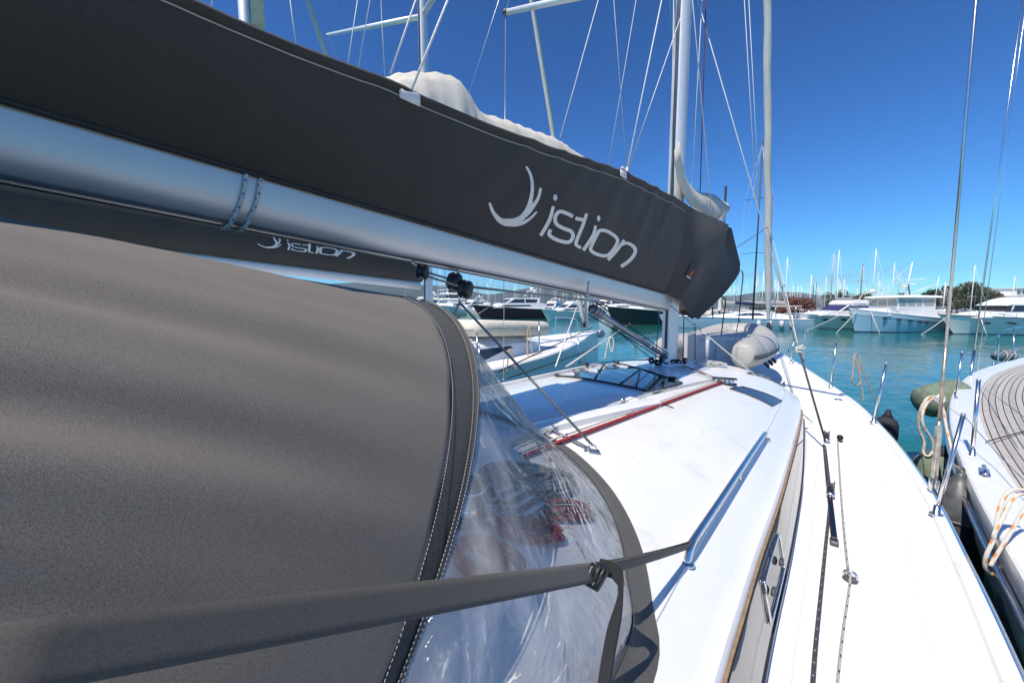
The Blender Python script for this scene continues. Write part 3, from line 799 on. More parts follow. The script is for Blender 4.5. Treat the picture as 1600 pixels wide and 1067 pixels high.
strokes = [
 ([(88, 397), (120, 480), (180, 555), (250, 580), (330, 568), (400, 522), (450, 440), (478, 330), (484, 220), (465, 130), (428, 62)], [22, 32, 48, 70, 62, 52, 44, 34, 30, 26, 20], 0),
 ([(330, 572), (420, 510), (490, 430), (540, 350), (562, 262)], [30, 46, 38, 28, 24], 0),
 ([(200, 572), (290, 598), (380, 590), (460, 545), (525, 480)], [30, 40, 32, 26, 18], 0),
 ([(677, 430), (640, 560), (560, 702)], [28, 34, 34], 0),
 ([(862, 525), (790, 490), (735, 480), (698, 525), (705, 590), (770, 632), (840, 660), (862, 705), (835, 755), (780, 760), (690, 730), (640, 690), (655, 645)], [34]*13, 0),
 ([(988, 498), (950, 610), (897, 740), (890, 785), (935, 815)], [28, 32, 32, 30, 26], 0),
 ([(882, 540), (975, 562)], [32, 32], 0),
 ([(1068, 608), (1045, 700), (955, 838)], [26, 32, 32], 0),
 ([(1110, 655), (1180, 662), (1262, 718), (1270, 770), (1220, 850), (1165, 888), (1080, 872), (1026, 835), (1038, 785), (1085, 690)], [31]*10, 1),
 ([(1335, 740), (1280, 820), (1185, 926)], [24, 30, 32], 0),
 ([(1290, 800), (1360, 770), (1428, 812), (1432, 865), (1385, 930), (1305, 988)], [18, 28, 32, 32, 32, 32], 0)]
LOGO = []
for pts, wd, cl in strokes:
    G = ribbon([LZ(*p) for p in pts], [w_/5.927 for w_ in wd], 6, bool(cl)); LOGO.append(G)
for cx, cy, rx, ry in ((695, 350, 19, 30), (1099, 542, 16, 27)):
    G = [[on_cover(LZ(cx+rx*f*math.cos(a), cy+ry*f*math.sin(a))) for a in np.linspace(0, 2*math.pi, 19)] for f in (.02, .5, 1)]; LOGO.append(G)
names = ['logo_crescent', 'logo_crescent', 'logo_crescent', 'letter_i', 'letter_s', 'letter_t', 'letter_t', 'letter_i', 'letter_o', 'letter_n', 'letter_n', 'letter_i_dot', 'letter_i_dot']
for i, (nm, G) in enumerate(zip(names, LOGO)):
    G = [[p+np.array([.0006*(i % 4), 0, 0]) for p in row] for row in G]
    m = MB(); m.grid(G); m.build(nm, CLOTHWHITE, cover_root)
# small sewn label near the mast end
def seat(p): 
    q = at(*p, X=.30); return q
def on_side(p):
    b = BVHTree.FromObject(SIDE_S, bpy.context.evaluated_depsgraph_get())
bpy.context.view_layer.update()
SIDE_S = [o for o in cover_root.children if o.name.startswith('side_panel')][0]
_bm = bmesh.new(); _bm.from_mesh(SIDE_S.data); _bv = BVHTree.FromBMesh(_bm); _off = rootloc(cover_root)
def cast(p, off=.004):
    r = Vector(ray(*p)).normalized(); o_ = Vector(CAM)-_off
    h = _bv.ray_cast(o_, r)
    return np.array(h[0]+_off-r*off) if h[0] is not None else at(*p, X=.28)
def patch(poly, name, mat, off): m = MB(); m.add([cast(p, off) for p in poly], [tuple(range(len(poly)))]); return m.build(name, mat, cover_root, False)
lb = patch([(1080, 412), (1089, 418), (1079, 438), (1070, 432)], 'sewn_label', BLACK, .022)
patch([(1086, 419.5), (1080, 431), (1075.5, 429)], 'label_mark', REDP, .026)
patch([(1073, 430.5), (1079.5, 434), (1078.6, 435.6), (1072.2, 432.2)], 'label_mark', CLOTHWHITE, .026)
# grommets where the lazy jacks meet the hem
for (x, y) in ((638, 150), (972, 272)):
    p = at(x, y, X=.36)
    gm = MB().box(p+np.array([.012, 0, -.005]), (.012, .10, .05), 0, .005).build('jack_patch', CLOTHWHITE, cover_root)
# tie webbing hanging from the front flap
for pts in ([(1156, 422), (1161, 428), (1158, 460), (1154, 500), (1150, 520)], [(1126, 462), (1134, 470), (1131, 490), (1126, 530), (1119, 556)], [(1114, 480), (1113, 490), (1115, 498)]):
    Q = resample([at(*p, X=.10) for p in pts], 14)
    m = MB(); m.grid([[q+RT*.012*(1-.3*i/13), q-RT*.012*(1-.3*i/13)] for i, q in enumerate(Q)]); o = solid(m.build('tie_strap', WEBBLK, cover_root), .002)
# mainsail showing above the bag
sail = thing('mainsail', 'folded cream mainsail showing above the top edge of the charcoal cover', 'sail', (0, 1.6, 3.9))
top = [at(x, y, X=.10) for x, y in ((585, 124), (610, 118), (650, 114), (693, 114), (715, 128), (735, 158), (752, 176), (790, 187), (830, 203), (865, 215), (890, 232), (912, 246))]
for lay, (dx, dz_, sc) in enumerate(((0, 0, 1.0), (.045, -.035, .8), (-.05, -.05, .9))):
    G = []
    for i, p in enumerate(resample(top, 60)):
        zt = p[2]+dz_; zb = min(ztop(p[1])-.06, zt-.02); row = []
        cr = .012*math.sin(i*.9+lay)+.010*math.sin(i*2.1+2*lay)
        for u, v in ((-1, 0), (-.8, .35), (-.62, .62), (-.30, .9), (-.06, .995), (0, 1.0), (.06, .985), (.26, .88), (.5, .66), (.7, .45), (.82, .2), (.9, 0)):
            row.append(np.array([dx+.10+.12*sc*u+cr*(1-v)*(1 if u > 0 else -1), p[1]+.012*math.sin(2*v+i*.4), lerp(zb, zt, v)+.005*math.sin(i*1.7+3*u)*(1-abs(u))]))
        G.append(row)
    m = MB(); m.grid(G); sharp(m.build('fold', SAILCLOTH, sail), 28)
# head of the sail hoisted up against the mast front of the cover
hd = [(1058, 222), (1062, 250), (1075, 285), (1092, 300), (1115, 304), (1141, 322)]
lo = [(1054, 235), (1056, 270), (1066, 300), (1080, 322), (1100, 334), (1126, 343)]
U_ = resample([at(*p, X=.16-.03*i) for i, p in enumerate(hd)], 16); Lw = resample([at(*p, X=.24-.01*i) for i, p in enumerate(lo)], 16)
m = MB(); m.grid([[lerp(u, l, t)+np.array([.05*math.sin(math.pi*t), -.03*math.sin(math.pi*t), 0]) for t in np.linspace(0, 1, 8)] for u, l in zip(U_, Lw)])
solid(m.build('sail_head', SAILCLOTH, sail), .004)
Q = resample([at(*p, X=.24) for p in ((1080, 322), (1100, 334), (1126, 343), (1141, 322))], 10)
m = MB(); m.grid([[q, lerp(q, Q[5]+np.array([0, -.05, -.10]), .8)] for q in Q]); solid(m.build('sail_fold', SAILCLOTH, sail), .004)

# ================================================================== sprayhood
hood = thing('sprayhood', 'grey canvas sprayhood with clear vinyl front window filling the lower left', 'sprayhood', (0, .5, 2.1))
HS = (1.238, .072, 2.09, .955, 3.101, 2.424); HA = (1.303, -.066, 2.044, -.541, 3.303, 3.145)
def hoop(P, a):
    Xb, Yb, Zb, Yt, Zt, n = P
    sg = 1 if a >= 0 else -1
    s = math.sin(abs(a))**(2/n); c = max(0, math.cos(a))**(2/n)
    return np.array([sg*Xb*s, Yb+(Yt-Yb)*c, Zb+(Zt-Zb)*c])
AN = [R(-90+180*i/120) for i in range(121)]
def fab(al, a, off=0):
    p = lerp(hoop(HA, a), hoop(HS, a), al)
    n = np.array([math.sin(a)*1.2, .25, math.cos(a)]); n /= np.linalg.norm(n)
    sag = -.010*math.sin(math.pi*al)*math.cos(a)
    d = math.degrees(a)
    wv = (.021*math.sin(abs(d)*.42-al*11+.6+.5*math.sin(d*.11))+.009*math.sin(abs(d)*.83-al*19+1))*max(0, 1-al)**.8
    return p+n*(sag+wv+off)
m = MB(); m.grid([[fab(al, a) for a in AN] for al in np.linspace(-.10, .962, 44)])
fb_ = solid(m.build('canvas_roof', DODGER, hood), .003)
m = MB(); m.grid([[lerp(hoop(HA, a), hoop(HS, a), al)+np.array([0, .002, .0]) for a in AN] for al in np.linspace(.955, 1.035, 5)])
m.build('dark_band', DODGERDK, hood)
m = MB(); m.grid([[lerp(hoop(HA, a), hoop(HS, a), al)*np.array([1.004, 1, 1])+np.array([0, .004, .004]) for a in AN] for al in np.linspace(1.022, 1.05, 3)])
m.build('edge_binding', BINDING, hood)
def stitch(al, off, parent):
    P = []
    for a in np.linspace(R(-88), R(88), 2200): P.append(lerp(hoop(HA, a), hoop(HS, a), al)*np.array([1.005, 1, 1])+np.array([0, .003, off]))
    b = MB(); acc = 0; i = 0
    while i < len(P)-1:
        j = i; L = 0
        while j < len(P)-1 and L < .0045: L += np.linalg.norm(P[j+1]-P[j]); j += 1
        b.tube([P[i], P[j]], .0009, 4)
        L = 0; i = j
        while i < len(P)-1 and L < .0025: L += np.linalg.norm(P[i+1]-P[i]); i += 1
    return struct(b.build('stitching', STITCH, parent), 'stuff')
stitch(.952, .0045, hood); stitch(1.026, .006, hood); stitch(1.045, .006, hood)
# base of the window on the coachroof
BYP = [(0.0, 1.80), (.2, 1.79)]
for pxy in ((868, 687), (905, 712), (958, 768), (998, 845), (1018, 940), (1024, 1045)):
    p_ = rp(*pxy, .005); d_ = np.array([p_[0], p_[1]-.55]); d_ /= np.linalg.norm(d_); BYP.append((p_[0]-d_[0]*.05, p_[1]-d_[1]*.05))
BYP += [(min(1.46, BYP[-1][0]+.02), .55), (1.42, .2), (1.36, -.1)]
_bp = [np.array([x, y, 0]) for x, y in BYP]
base_h = resample([np.array([p[0], p[1], 0]) for p in _bp], 61)
def base(k):   # k -60..60
    p = base_h[abs(k)]; x = p[0]*(1 if k >= 0 else -1)
    return np.array([x, p[1], roofz(x, p[1])+.004])
def win(t, k):
    a = R(90*k/60*.985)
    s = lerp(hoop(HA, a), hoop(HS, a), 1.045); b = base(k)
    p = lerp(s, b, t)
    n = np.array([math.sin(a)*.9, 1.0-abs(math.sin(a))*.6, .5]); n /= np.linalg.norm(n)
    bul = min(.035, -.10+.2*math.sin(a)**2)*math.sin(math.pi*t)
    wv = (.011*math.sin(k*.42+2*t+1.3*math.sin(k*.21))+.007*math.sin(k*.93-3*t))*math.sin(math.pi*min(1, t*1.1))
    return p+n*(bul+wv)
m = MB(); KK = list(range(-60, 61))
m.grid([[win(t, k) for k in KK] for t in np.linspace(0, 1, 26)])
wnd = m.build('clear_window', VINYL, hood)
# binding round the window foot
G = []
for k in range(-58, 59):
    p = base(k); q = win(.93, k); o_ = p-np.array([0, .25, 0]); d = np.array([p[0], p[1]-.55, 0]); d /= np.linalg.norm(d)
    G.append([lerp(p, q, .9)+d*.004, lerp(p, q, .4)+d*.006, p+d*.006+np.array([0, 0, .010]), p+d*.028+np.array([0, 0, .008]), p+d*.052+np.array([0, 0, .006]), p+d*.055+np.array([0, 0, -.003])])
for row in G:
    for j in (3, 4, 5): row[j] = np.array([row[j][0], row[j][1], roofz(row[j][0], row[j][1])+(.009, .007, -.002)[j-3]])
m = MB(); m.grid(G); m.build('foot_binding', BINDING, hood)
m = MB(); m.tube([lerp(base(k), win(.93, k), .92)+np.array([0, 0, .003]) for k in range(-58, 59)], .0035, 5); m.build('binding_edge', DODGERDK, hood)
# tensioning strap from the hood to the handrail
s0 = at(-60, 1040, X=1.36); s1 = at(930, 893, D=.98); s2 = np.array([HR0[0], HR0[1]-.02, roofz(HR0[0], HR0[1])+.055])
s2 = at(1078, 853, D=float((s2-CAM)@FW)-.01)
def strap(P, w0, w1, name, mat, parent, up=UP, tw=0):
    n = len(P); G = []
    for i, p in enumerate(P):
        t = P[min(i+1, n-1)]-P[max(i-1, 0)]; t /= np.linalg.norm(t)
        u = np.array(up, float) if up is not None else np.cross(p-CAM, t)*-1
        u = u-t*(u@t); u /= np.linalg.norm(u)
        u = u if u[2] > 0 else -u
        if tw: v = np.cross(t, u); a = tw*i/(n-1); u = u*math.cos(a)+v*math.sin(a)
        w_ = lerp(w0, w1, i/(n-1))
        G.append([p+u*w_/2*e for e in (1, .5, 0, -.5, -1)])
    b = MB(); b.grid(G); return solid(b.build(name, mat, parent), .0025, 0)
sag = lambda a, b, n, k: [lerp(a, b, t)-np.array([0, 0, k*4*t*(1-t)]) for t in np.linspace(0, 1, n)]
ust = UP*.92+np.array([0, 0, .1])+FW*-.25
strap(sag(s0, s1, 24, .002), .046, .044, 'tension_strap', WEB, hood, None)
strap(sag(s1, s2, 14, .003), .038, .036, 'tension_strap', WEB, hood, ust, tw=.35)
strap([q_+FW*.012 for q_ in sag(s1, s2, 14, .006)], .036, .034, 'tension_strap', WEB, hood, ust, tw=.15)
# buckle (ladder lock) and hanging tail
ax = (s2-s0)/np.linalg.norm(s2-s0); uu = ust-ax*(ust@ax); uu /= np.linalg.norm(uu); nn = np.cross(ax, uu)
bx_ = ax-FW*(ax@FW); bx_ /= np.linalg.norm(bx_); by_ = np.cross(FW, bx_)
bk = tube('buckle', [s1-FW*.02+by_*a*.029+bx_*b*.017 for a, b in catmull([(-1, -.75), (-.85, -1), (.85, -1), (1, -.75), (1, .75), (.85, 1), (-.85, 1), (-1, .75)], 3, True)], .0048, BLACK, hood, 8, True)
for b_ in (-.36, .36): MB().tube([s1-FW*.022+by_*.028+bx_*b_*.017, s1-FW*.022-by_*.028+bx_*b_*.017], .0045, 8).build('crossbar', BLACK, bk)
m = MB()
for e in (-.036, -.029): m.tube([s1-FW*.0025+uu*.019+ax*e, s1-FW*.0025-uu*.019+ax*e], .0009, 4)
m.build('stitching', STITCH, hood)
Ds = .98
tail = [at(x, y, D=d_) for (x, y), d_ in (((934, 884), .985), ((958, 890), .97), ((970, 905), .965), ((966, 945), .96), ((955, 1000), .955), ((945, 1060), .95), ((938, 1120), .95))]
P = resample(tail, 20); G = []
for i, p in enumerate(P):
    f = smooth((i-3)/6); u = lerp(uu*.020, RT*.0185+FW*.006, f); G.append([p+u, p+u*.5, p, p-u*.5, p-u])
m = MB(); m.grid(G); solid(m.build('strap_tail', WEBBLK, hood), .0025, 0)

# ropes and winches under the hood, on the coachroof
def coil(cx, cy, z, rx, ry, turns, r, mat, label, rot=0, lift=.02, seed=0, group=None, spread=.5):
    rn = random.Random(seed); pts = []
    n = turns*14; px_ = [rn.uniform(-1, 1) for _ in range(turns+2)]; py_ = [rn.uniform(-1, 1) for _ in range(turns+2)]; pz_ = [rn.uniform(0, 1) for _ in range(turns+2)]
    for i in range(n):
        t = i/14; k = int(t); f = smooth(t-k); ox = lerp(px_[k], px_[k+1], f)*rx*spread; oy = lerp(py_[k], py_[k+1], f)*ry*spread
        a = 2*math.pi*t; x = (rx+ox*.5)*math.cos(a)+ox; y = (ry+oy*.5)*math.sin(a)+oy
        h = lift*(lerp(pz_[k], pz_[k+1], f)*1.6+t*.08)
        X = cx+x*math.cos(rot)-y*math.sin(rot); Y = cy+x*math.sin(rot)+y*math.cos(rot)
        pts.append((X, Y, (roofz(X, Y) if z is None else z)+r+h))
    return tag(tube('rope_coil', catmull(pts, 2), r, mat, None, 7), label, 'rope', group)
gz = None
c1 = at(800, 735, Z=2.30); coil(c1[0], c1[1], None, .13, .05, 9, .0075, R_GREY, 'grey rope coil heaped behind the clear sprayhood window, upper of the bundles', .7, .03, 1, 'rope coils under the sprayhood')
c2 = at(840, 755, Z=2.28); coil(c2[0], c2[1], None, .12, .055, 12, .0075, R_GREY, 'grey rope bundle beside the red coil behind the sprayhood window', 1.1, .035, 2, 'rope coils under the sprayhood')
c3 = at(765, 770, Z=2.32); coil(c3[0], c3[1], None, .09, .05, 8, .008, R_GREYFLECK, 'flecked grey rope bundle nearest the canvas behind the sprayhood window', .2, .03, 3, 'rope coils under the sprayhood')
c4 = at(757, 855, Z=2.28); coil(c4[0], c4[1], None, .085, .055, 9, .007, R_RED, 'large dark red rope coil behind the sprayhood window', .6, .03, 4, 'rope coils under the sprayhood', .42)
c5 = at(872, 790, Z=2.25); coil(c5[0], c5[1], None, .085, .03, 8, .007, R_RED, 'small red rope coil hanging right of the grey bundle behind the window', 1.0, .03, 5, 'rope coils under the sprayhood', .6)
c6 = at(815, 815, Z=2.27); coil(c6[0], c6[1], None, .10, .03, 9, .007, R_RED, 'red rope bundle between the two red coils behind the window', .8, .03, 6, 'rope coils under the sprayhood', .6)
def winch(x, y, s, label):
    p = at(x, y, Z=2.27); z = roofz(p[0], p[1])
    o = thing('winch', label, 'winch', (p[0], p[1], z), 'winches on the coachroof')
    MB().lathe([(.075*s, 0), (.075*s, .015), (.06*s, .02)], (p[0], p[1], z), 20).build('base', BLACK, o)
    MB().lathe([(.058*s, .02), (.05*s, .05), (.047*s, .08), (.053*s, .105), (.064*s, .12), (.064*s, .128)], (p[0], p[1], z), 24).build('drum', STEEL, o)
    MB().lathe([(.062*s, .128), (.062*s, .145), (.045*s, .155), (.02*s, .156)], (p[0], p[1], z), 24).build('self_tailer', BLACK, o)
winch(735, 800, 1.0, 'steel winch beside the sprayhood canvas, seen through the clear window')
# rope clutches
p = at(800, 790, Z=2.28)
cl = thing('rope_clutch', 'row of grey rope clutches under the sprayhood behind the red rope', 'rope clutch', (p[0], p[1], roofz(p[0], p[1])))
for k in range(4):
    x = p[0]+.05*k-.08; y = p[1]+.03
    b = MB(); b.box((x, y, roofz(x, y)+.03), (.038, .17, .06), 0, .008); b.build('clutch_body', DARKGREY, cl)
    b = MB(); b.box((x, y+.02, roofz(x, y)+.066), (.022, .12, .012), 0, .004); b.build('lever', HYPG, cl)

# ================================================================== running and standing rigging of our yacht
def line(name, pts, r, mat, label, cat='rope', group=None, n=1):
    P = [np.array(p, float) for p in pts]
    return tag(tube(name, P, r, mat, None, 6), label, cat, group)
# furled headsail on its forestay
f0 = np.array([0, 12.35, sheer(12.35)+.02]); f1 = np.array([0, MY+.1, MTOP-.3])
f0 = at(1201, 531, X=0); f0 = np.array([0, f0[1], f0[2]])
# find the stay angle that keeps the sail where the photograph shows its upper end
up_ = at(1199, 0, X=0); dirn = up_-f0
f1 = f0+dirn*1.8
fs = thing('furled_headsail', 'white headsail rolled up on the forestay at our bow', 'furled sail', tuple(f0))
P = [lerp(f0, f1, t) for t in np.linspace(.045, 1, 60)]
m = MB(); sides = 14; G = []
dn = (f1-f0)/np.linalg.norm(f1-f0); ux = np.cross(dn, [1, 0, 0]); ux /= np.linalg.norm(ux); vx = np.cross(dn, ux)
for i, p in enumerate(P):
    row = []; s_ = i/59; rr = .085*min(1, .45+s_*9)*(1-.25*s_)
    for k in range(sides):
        a = 2*math.pi*k/sides; r = rr*(1+.10*math.sin(a*1-i*.75)+.05*math.sin(2*a+i*1.3)); row.append(p+r*(math.cos(a)*ux+math.sin(a)*vx))
    G.append(row)
m.grid(G, closeu=True); m.build('rolled_sail', simple('rolled_sail_white', (.66, .63, .57), .75, var=.08, nscale=3, bumpst=.3, bscale=25), fs)
Mq = Vector(dn).to_track_quat('Z', 'Y').to_matrix()
MB().lathe([(.05, -.10), (.13, -.08), (.13, -.06), (.06, -.05), (.06, .06), (.13, .07), (.13, .09), (.05, .11), (.04, .42)], f0+dn*.1, 20, Mq).build('furling_drum', BLACK, fs)
# starboard wire and sheet down to the genoa car
wA = at(1090, 0, X=.06); car = dk(1290, 690, .10); wB = at(1247, 547, D=lerp(float((wA-CAM)@FW), float((car-CAM)@FW), .79))
tt = 0.79
# put the joint on the straight line between both ends
best = min(np.linspace(.5, .95, 200), key=lambda t: abs(float(((lerp(wA, car, t)-CAM)@UP)/((lerp(wA, car, t)-CAM)@FW))*-FPX+PH/2-547))
J = lerp(wA, car, best)
line('foreguy', [lerp(wA, J, -.6), J], .006, WIREWHITE, 'white line from high on our mast down to a knot beside the furled headsail')
line('headsail_sheet', [J, car], .011, R_DARK, 'dark purple sheet running from the white knot down to the genoa track')
clw = at(1199, 355, X=.05)
line('headsail_sheet', [clw, lerp(clw, J, .5)+np.array([0, 0, -.03]), J+np.array([0, .02, -.02])], .008, R_GREY, 'grey sheet from the furled headsail clew to the white knot')
line('headsail_sheet', [clw+np.array([.03, 0, .05]), lerp(clw, J, .5)+np.array([.03, 0, .02]), J], .006, R_WHITE, 'thin white sheet from the furled headsail clew to the knot, right of the grey one')
kn = coil(J[0], J[1], J[2]-.05, .03, .02, 4, .010, R_WHITE, 'white knot joining the purple sheet and the white line', .4, .05, 11)
# other sheet across to port in front of the sail cover
cl2 = at(1128, 402, X=-.9)
line('headsail_sheet', [clw+np.array([0, 0, .0]), at(1165, 378, X=-.35), cl2], .009, R_DARK, 'dark sheet crossing from the furled headsail clew towards the sail cover')
# sheet aft from the track
def deckline(pix, dz): return [dk(x, y, dz) for x, y in pix]
line('headsail_sheet', catmull(deckline([(1287, 695), (1294, 745), (1296, 785), (1290, 850), (1282, 930), (1274, 1010), (1268, 1090)], .03), 5), .0085, R_DARK, 'dark purple sheet lying along the side deck beside the coachroof window')
line('furling_line', catmull(deckline([(1309, 692), (1314, 770), (1320, 840), (1326, 895)], .02)+[FB+np.array([0, 0, .03])]+deckline([(1326, 925), (1318, 980), (1310, 1050), (1306, 1110)], .012), 5), .0065, R_GREYFLECK, 'grey flecked furling line on the side deck passing through the fairlead')
line('preventer_line', [at(1150, 540, X=.3), at(1135, 533, X=.3)], .006, R_WHITE, 'short white line end over the dinghy')
a_ = at(1048, 478, X=.10); b_ = dk(1270, 660, .03); c_ = lerp(a_, b_, .45)
line('barber_line', [a_, lerp(a_, b_, .5), b_], .008, R_WHITE, 'pale line stretched from the boom end over the dinghy down to the side deck')
# lines up the mast and over the boom
def mline(p0, p1, X, r, mat, nm, label, grp=None, ext=.0):
    a = at(*p0, X=X); b = at(*p1, X=X); a = lerp(b, a, 1+ext)
    return line(nm, [a, b], r, mat, label, 'rope', grp)
LJ = 'lazy jack lines over the sail cover'
mline((700, 0), (640, 148), .36, .0055, WIREWHITE, 'lazy_jack', 'thick pale lazy jack tied to the cover patch left of the cream sail', LJ, .5)
mline((650, 0), (610, 116), -.15, .0055, WIREWHITE, 'lazy_jack', 'pale lazy jack ending behind the left end of the cream sail', LJ, .5)
mline((935, 0), (875, 216), -.12, .0045, WIREWHITE, 'lazy_jack', 'pale lazy jack ending at the right end of the cream sail', LJ, .5)
mline((1034, 0), (979, 268), .34, .0055, WIREWHITE, 'lazy_jack', 'pale lazy jack tied to the cover hem above the letter n', LJ, .5)
mline((1066, 20), (981, 266), .34, .004, WIREWHITE, 'lazy_jack', 'thinner grey lazy jack meeting the pale one at the hem above the letter n', LJ)
mline((994, 0), (950, 262), -.14, .003, WIREWHITE, 'lazy_jack', 'very thin lazy jack leaning right, crossing another left of our mast', LJ, .5)
mline((959, 0), (979, 266), -.13, .003, WIREWHITE, 'lazy_jack', 'very thin line leaning left, crossing another left of our mast', LJ, .5)
mline((1082, 0), (1112, 334), .34, .005, WIREWHITE, 'lazy_jack', 'pale line right of our mast down to the front of the sail cover', LJ, .5)
line('jack_knot', [at(972, 262, X=.355), at(979, 272, X=.355), at(980, 262, X=.355)], .012, R_WHITE, 'white knot on the cover hem above the letter n', 'knot')
line('jack_knot', catmull([at(634, 140, X=.355), at(642, 150, X=.355), at(650, 147, X=.355)], 4), .012, R_WHITE, 'white knot on the cover patch left of the cream sail', 'knot')
HL = 'halyards along our mast'
mline((1047, 0), (1057, 215), -.06, .0055, R_BLUE, 'halyard', 'left of two turquoise halyards just left of our mast', HL, .4)
mline((1055, 0), (1060, 215), -.02, .0055, R_BLUE, 'halyard', 'right of two turquoise halyards against our mast', HL, .4)
MB_ = MB().box(at(1059, 218, X=0), (.05, .09, .11), .3, .02).build('halyard_block', BLACK, None); tag(MB_, 'small black block under the turquoise halyards on our mast', 'block')
def dmast(p0, p1, dY, r, mat, label, ext=.0):
    a = at(*p0, Y=MY+dY); b = at(*p1, Y=MY+dY); a = lerp(b, a, 1+ext); return line('halyard', [a, b], r, mat, label, 'rope', HL)
dmast((1103, 0), (1094, 300), .25, .006, R_REDDK, 'red halyard right of our mast above the sail head', .4)
dmast((1097, 0), (1080, 310), .2, .005, WIREWHITE, 'white halyard between our mast and the red halyard', .4)
dmast((1052, 40), (1049, 310), -.2, .004, WIREWHITE, 'thin white halyard along the left edge of our mast', .4)
dmast((1069, 482), (1067, 566), .12, .006, R_REDDK, 'dark red halyard right of the mast foot, nearer the mast')
dmast((1086, 505), (1086, 562), .3, .006, R_REDDK, 'dark red halyard right of the mast foot, nearer the dinghy')
dmast((1031, 483), (1024, 562), -.05, .006, R_BLUE, 'blue halyard left of the mast foot')
dmast((1039, 484), (1036, 556), -.10, .004, WIREWHITE, 'thin white line against the left of the mast foot')
dmast((1170, 0), (1187, 325), 6.6, .008, WIREWHITE, 'thin white halyard left of the furled headsail, right of a pair', .3)
dmast((1163, 0), (1182, 325), 6.6, .008, WIREWHITE, 'thin white halyard left of the furled headsail, left of a pair', .3)
# mainsheet: black block under the boom with its falls
mbp = at(718, 447, X=0.02)
msb = thing('mainsheet_block', 'black double mainsheet block hanging under the boom above the sprayhood edge', 'block', tuple(mbp))
for k, (dx, dz) in enumerate(((-.03, .025), (.035, -.02))):
    p = mbp+RT*dx+np.array([0, 0, dz]); Mx = Matrix.Rotation(R(-60), 3, 'Z') @ Matrix.Rotation(R(78), 3, 'X')
    MB().lathe([(.03, -.04), (.048, -.034), (.056, -.02), (.056, -.009), (.046, -.004), (.046, .004), (.056, .009), (.056, .02), (.048, .034), (.03, .04)], p, 18, Mx).build('sheave_cheek', BLACK, msb)
    MB().lathe([(.012, -.034), (.012, .034)], p, 10, Mx).build('axle', STEEL, msb)
MB().tube([mbp+np.array([0, 0, .04]), np.array([0, mbp[1], zbb(mbp[1])+.01])], .008, 6).build('shackle', STEEL, msb)
MB().tube([mbp+np.array([0, 0, -.04]), mbp+np.array([0, 0, -.10])], .010, 6).build('shackle', STEEL, msb)
bk2 = at(660, 425, X=.03)
b2 = thing('boom_block', 'small black turning block on the underside of the boom left of the mainsheet block', 'block', tuple(bk2))
MB().lathe([(.03, -.03), (.045, -.02), (.032, -.006), (.032, .006), (.045, .02), (.03, .03)], bk2, 16, Matrix.Rotation(R(-50), 3, 'Z') @ Matrix.Rotation(R(85), 3, 'X')).build('sheave_cheek', BLACK, b2)
MB().tube([bk2+np.array([0, 0, .0]), np.array([0, bk2[1]-.05, zbb(bk2[1])+.01])], .009, 6).build('shackle', STEEL, b2)
blw = mbp+np.array([0, 0, -.10])
MS = 'mainsheet falls'
line('mainsheet', [blw, PAD], .0075, R_GREY, 'grey mainsheet fall slanting down right to the pad eye on the coachroof', 'rope', MS)
lf = at(690, 530, X=-.62); line('mainsheet', [blw, lerp(blw, lf, 1.25)], .0075, R_GREY, 'grey mainsheet fall slanting down left behind the sprayhood', 'rope', MS)
for i, dx in enumerate((-.03, .03)):
    q = at(660, 425, X=.02); line('mainsheet', [mbp+RT*.0+np.array([dx, 0, .03-.04*i]), q+np.array([dx*.6, 0, .01-.03*i])], .0065, R_GREY, '%s of two grey mainsheet parts between the two boom blocks' % ('upper', 'lower')[i], 'rope', MS)
    e = at(960, 478-2*i, X=.04); line('mainsheet', [mbp+np.array([dx, .05, .0]), np.array([dx, e[1], zbb(e[1])-.02-.014*i])], .006, R_GREY, '%s of two grey lines running forward under the boom from the black block' % ('upper', 'lower')[i], 'rope', MS)
# coachroof lines led aft from the mast
CL = 'control lines along the coachroof'
def roofline(pix, dz, r, mat, label, z0=2.28):
    P = []
    for x, y in pix:
        P.append(rp(x, y, dz))
    Q = [lerp(a, b, t) for a, b in zip(P, P[1:]) for t in np.linspace(0, 1, 12)[:-1]]+[P[-1]]
    Q = [np.array([q[0], q[1], max(q[2], roofz(q[0], q[1])+r)]) for q in Q]
    return line('control_line', Q, r, mat, label, 'rope', CL)
roofline([(820, 712), (875, 690), (1130, 596)], .02, .012, R_RED, 'thick red control line led aft along the coachroof')
roofline([(812, 708), (870, 684), (1124, 594)], .02, .006, R_WHITE, 'white control line close beside the thick red one')
roofline([(800, 698), (850, 676), (1010, 615), (1118, 592)], .02, .007, R_GREYFLECK, 'dark flecked control line inboard of the red one')
roofline([(1122, 592), (1095, 581), (1068, 571)], .03, .0065, R_REDDK, 'dark red line from mast foot to the deck organiser')
roofline([(1114, 592), (1088, 580), (1056, 572)], .03, .006, R_GREY, 'grey line from mast foot to the deck organiser, left of the red')
roofline([(1130, 594), (1108, 587), (1064, 570)], .025, .005, R_WHITE, 'white line from mast foot to the deck organiser')
BP = np.array([-.80, 4.25, 0])
og2 = MB().box((BP[0], BP[1], roofz(BP[0], BP[1])+.055), (.12, .09, .06), .2, .008).build('deck_organiser', BLACK, yacht)
def portline(x0, dz, r, mat, label):
    Q = [(x0, Y, roofz(x0, Y)+dz) for Y in np.linspace(1.5, 4.25, 16)]+[(lerp(x0, -.22, t), lerp(4.25, MY-.05, t), roofz(lerp(x0, -.22, t), lerp(4.25, MY-.05, t))+lerp(dz, .05, t)) for t in np.linspace(.1, 1, 8)]
    line('control_line', Q, r, mat, label, 'rope', CL)
portline(-.80, .066, .012, R_BLUE, 'thick blue control line along the port side of the coachroof')
portline(-.835, .062, .006, R_GREY, 'grey control line outboard of the blue one on the port side')
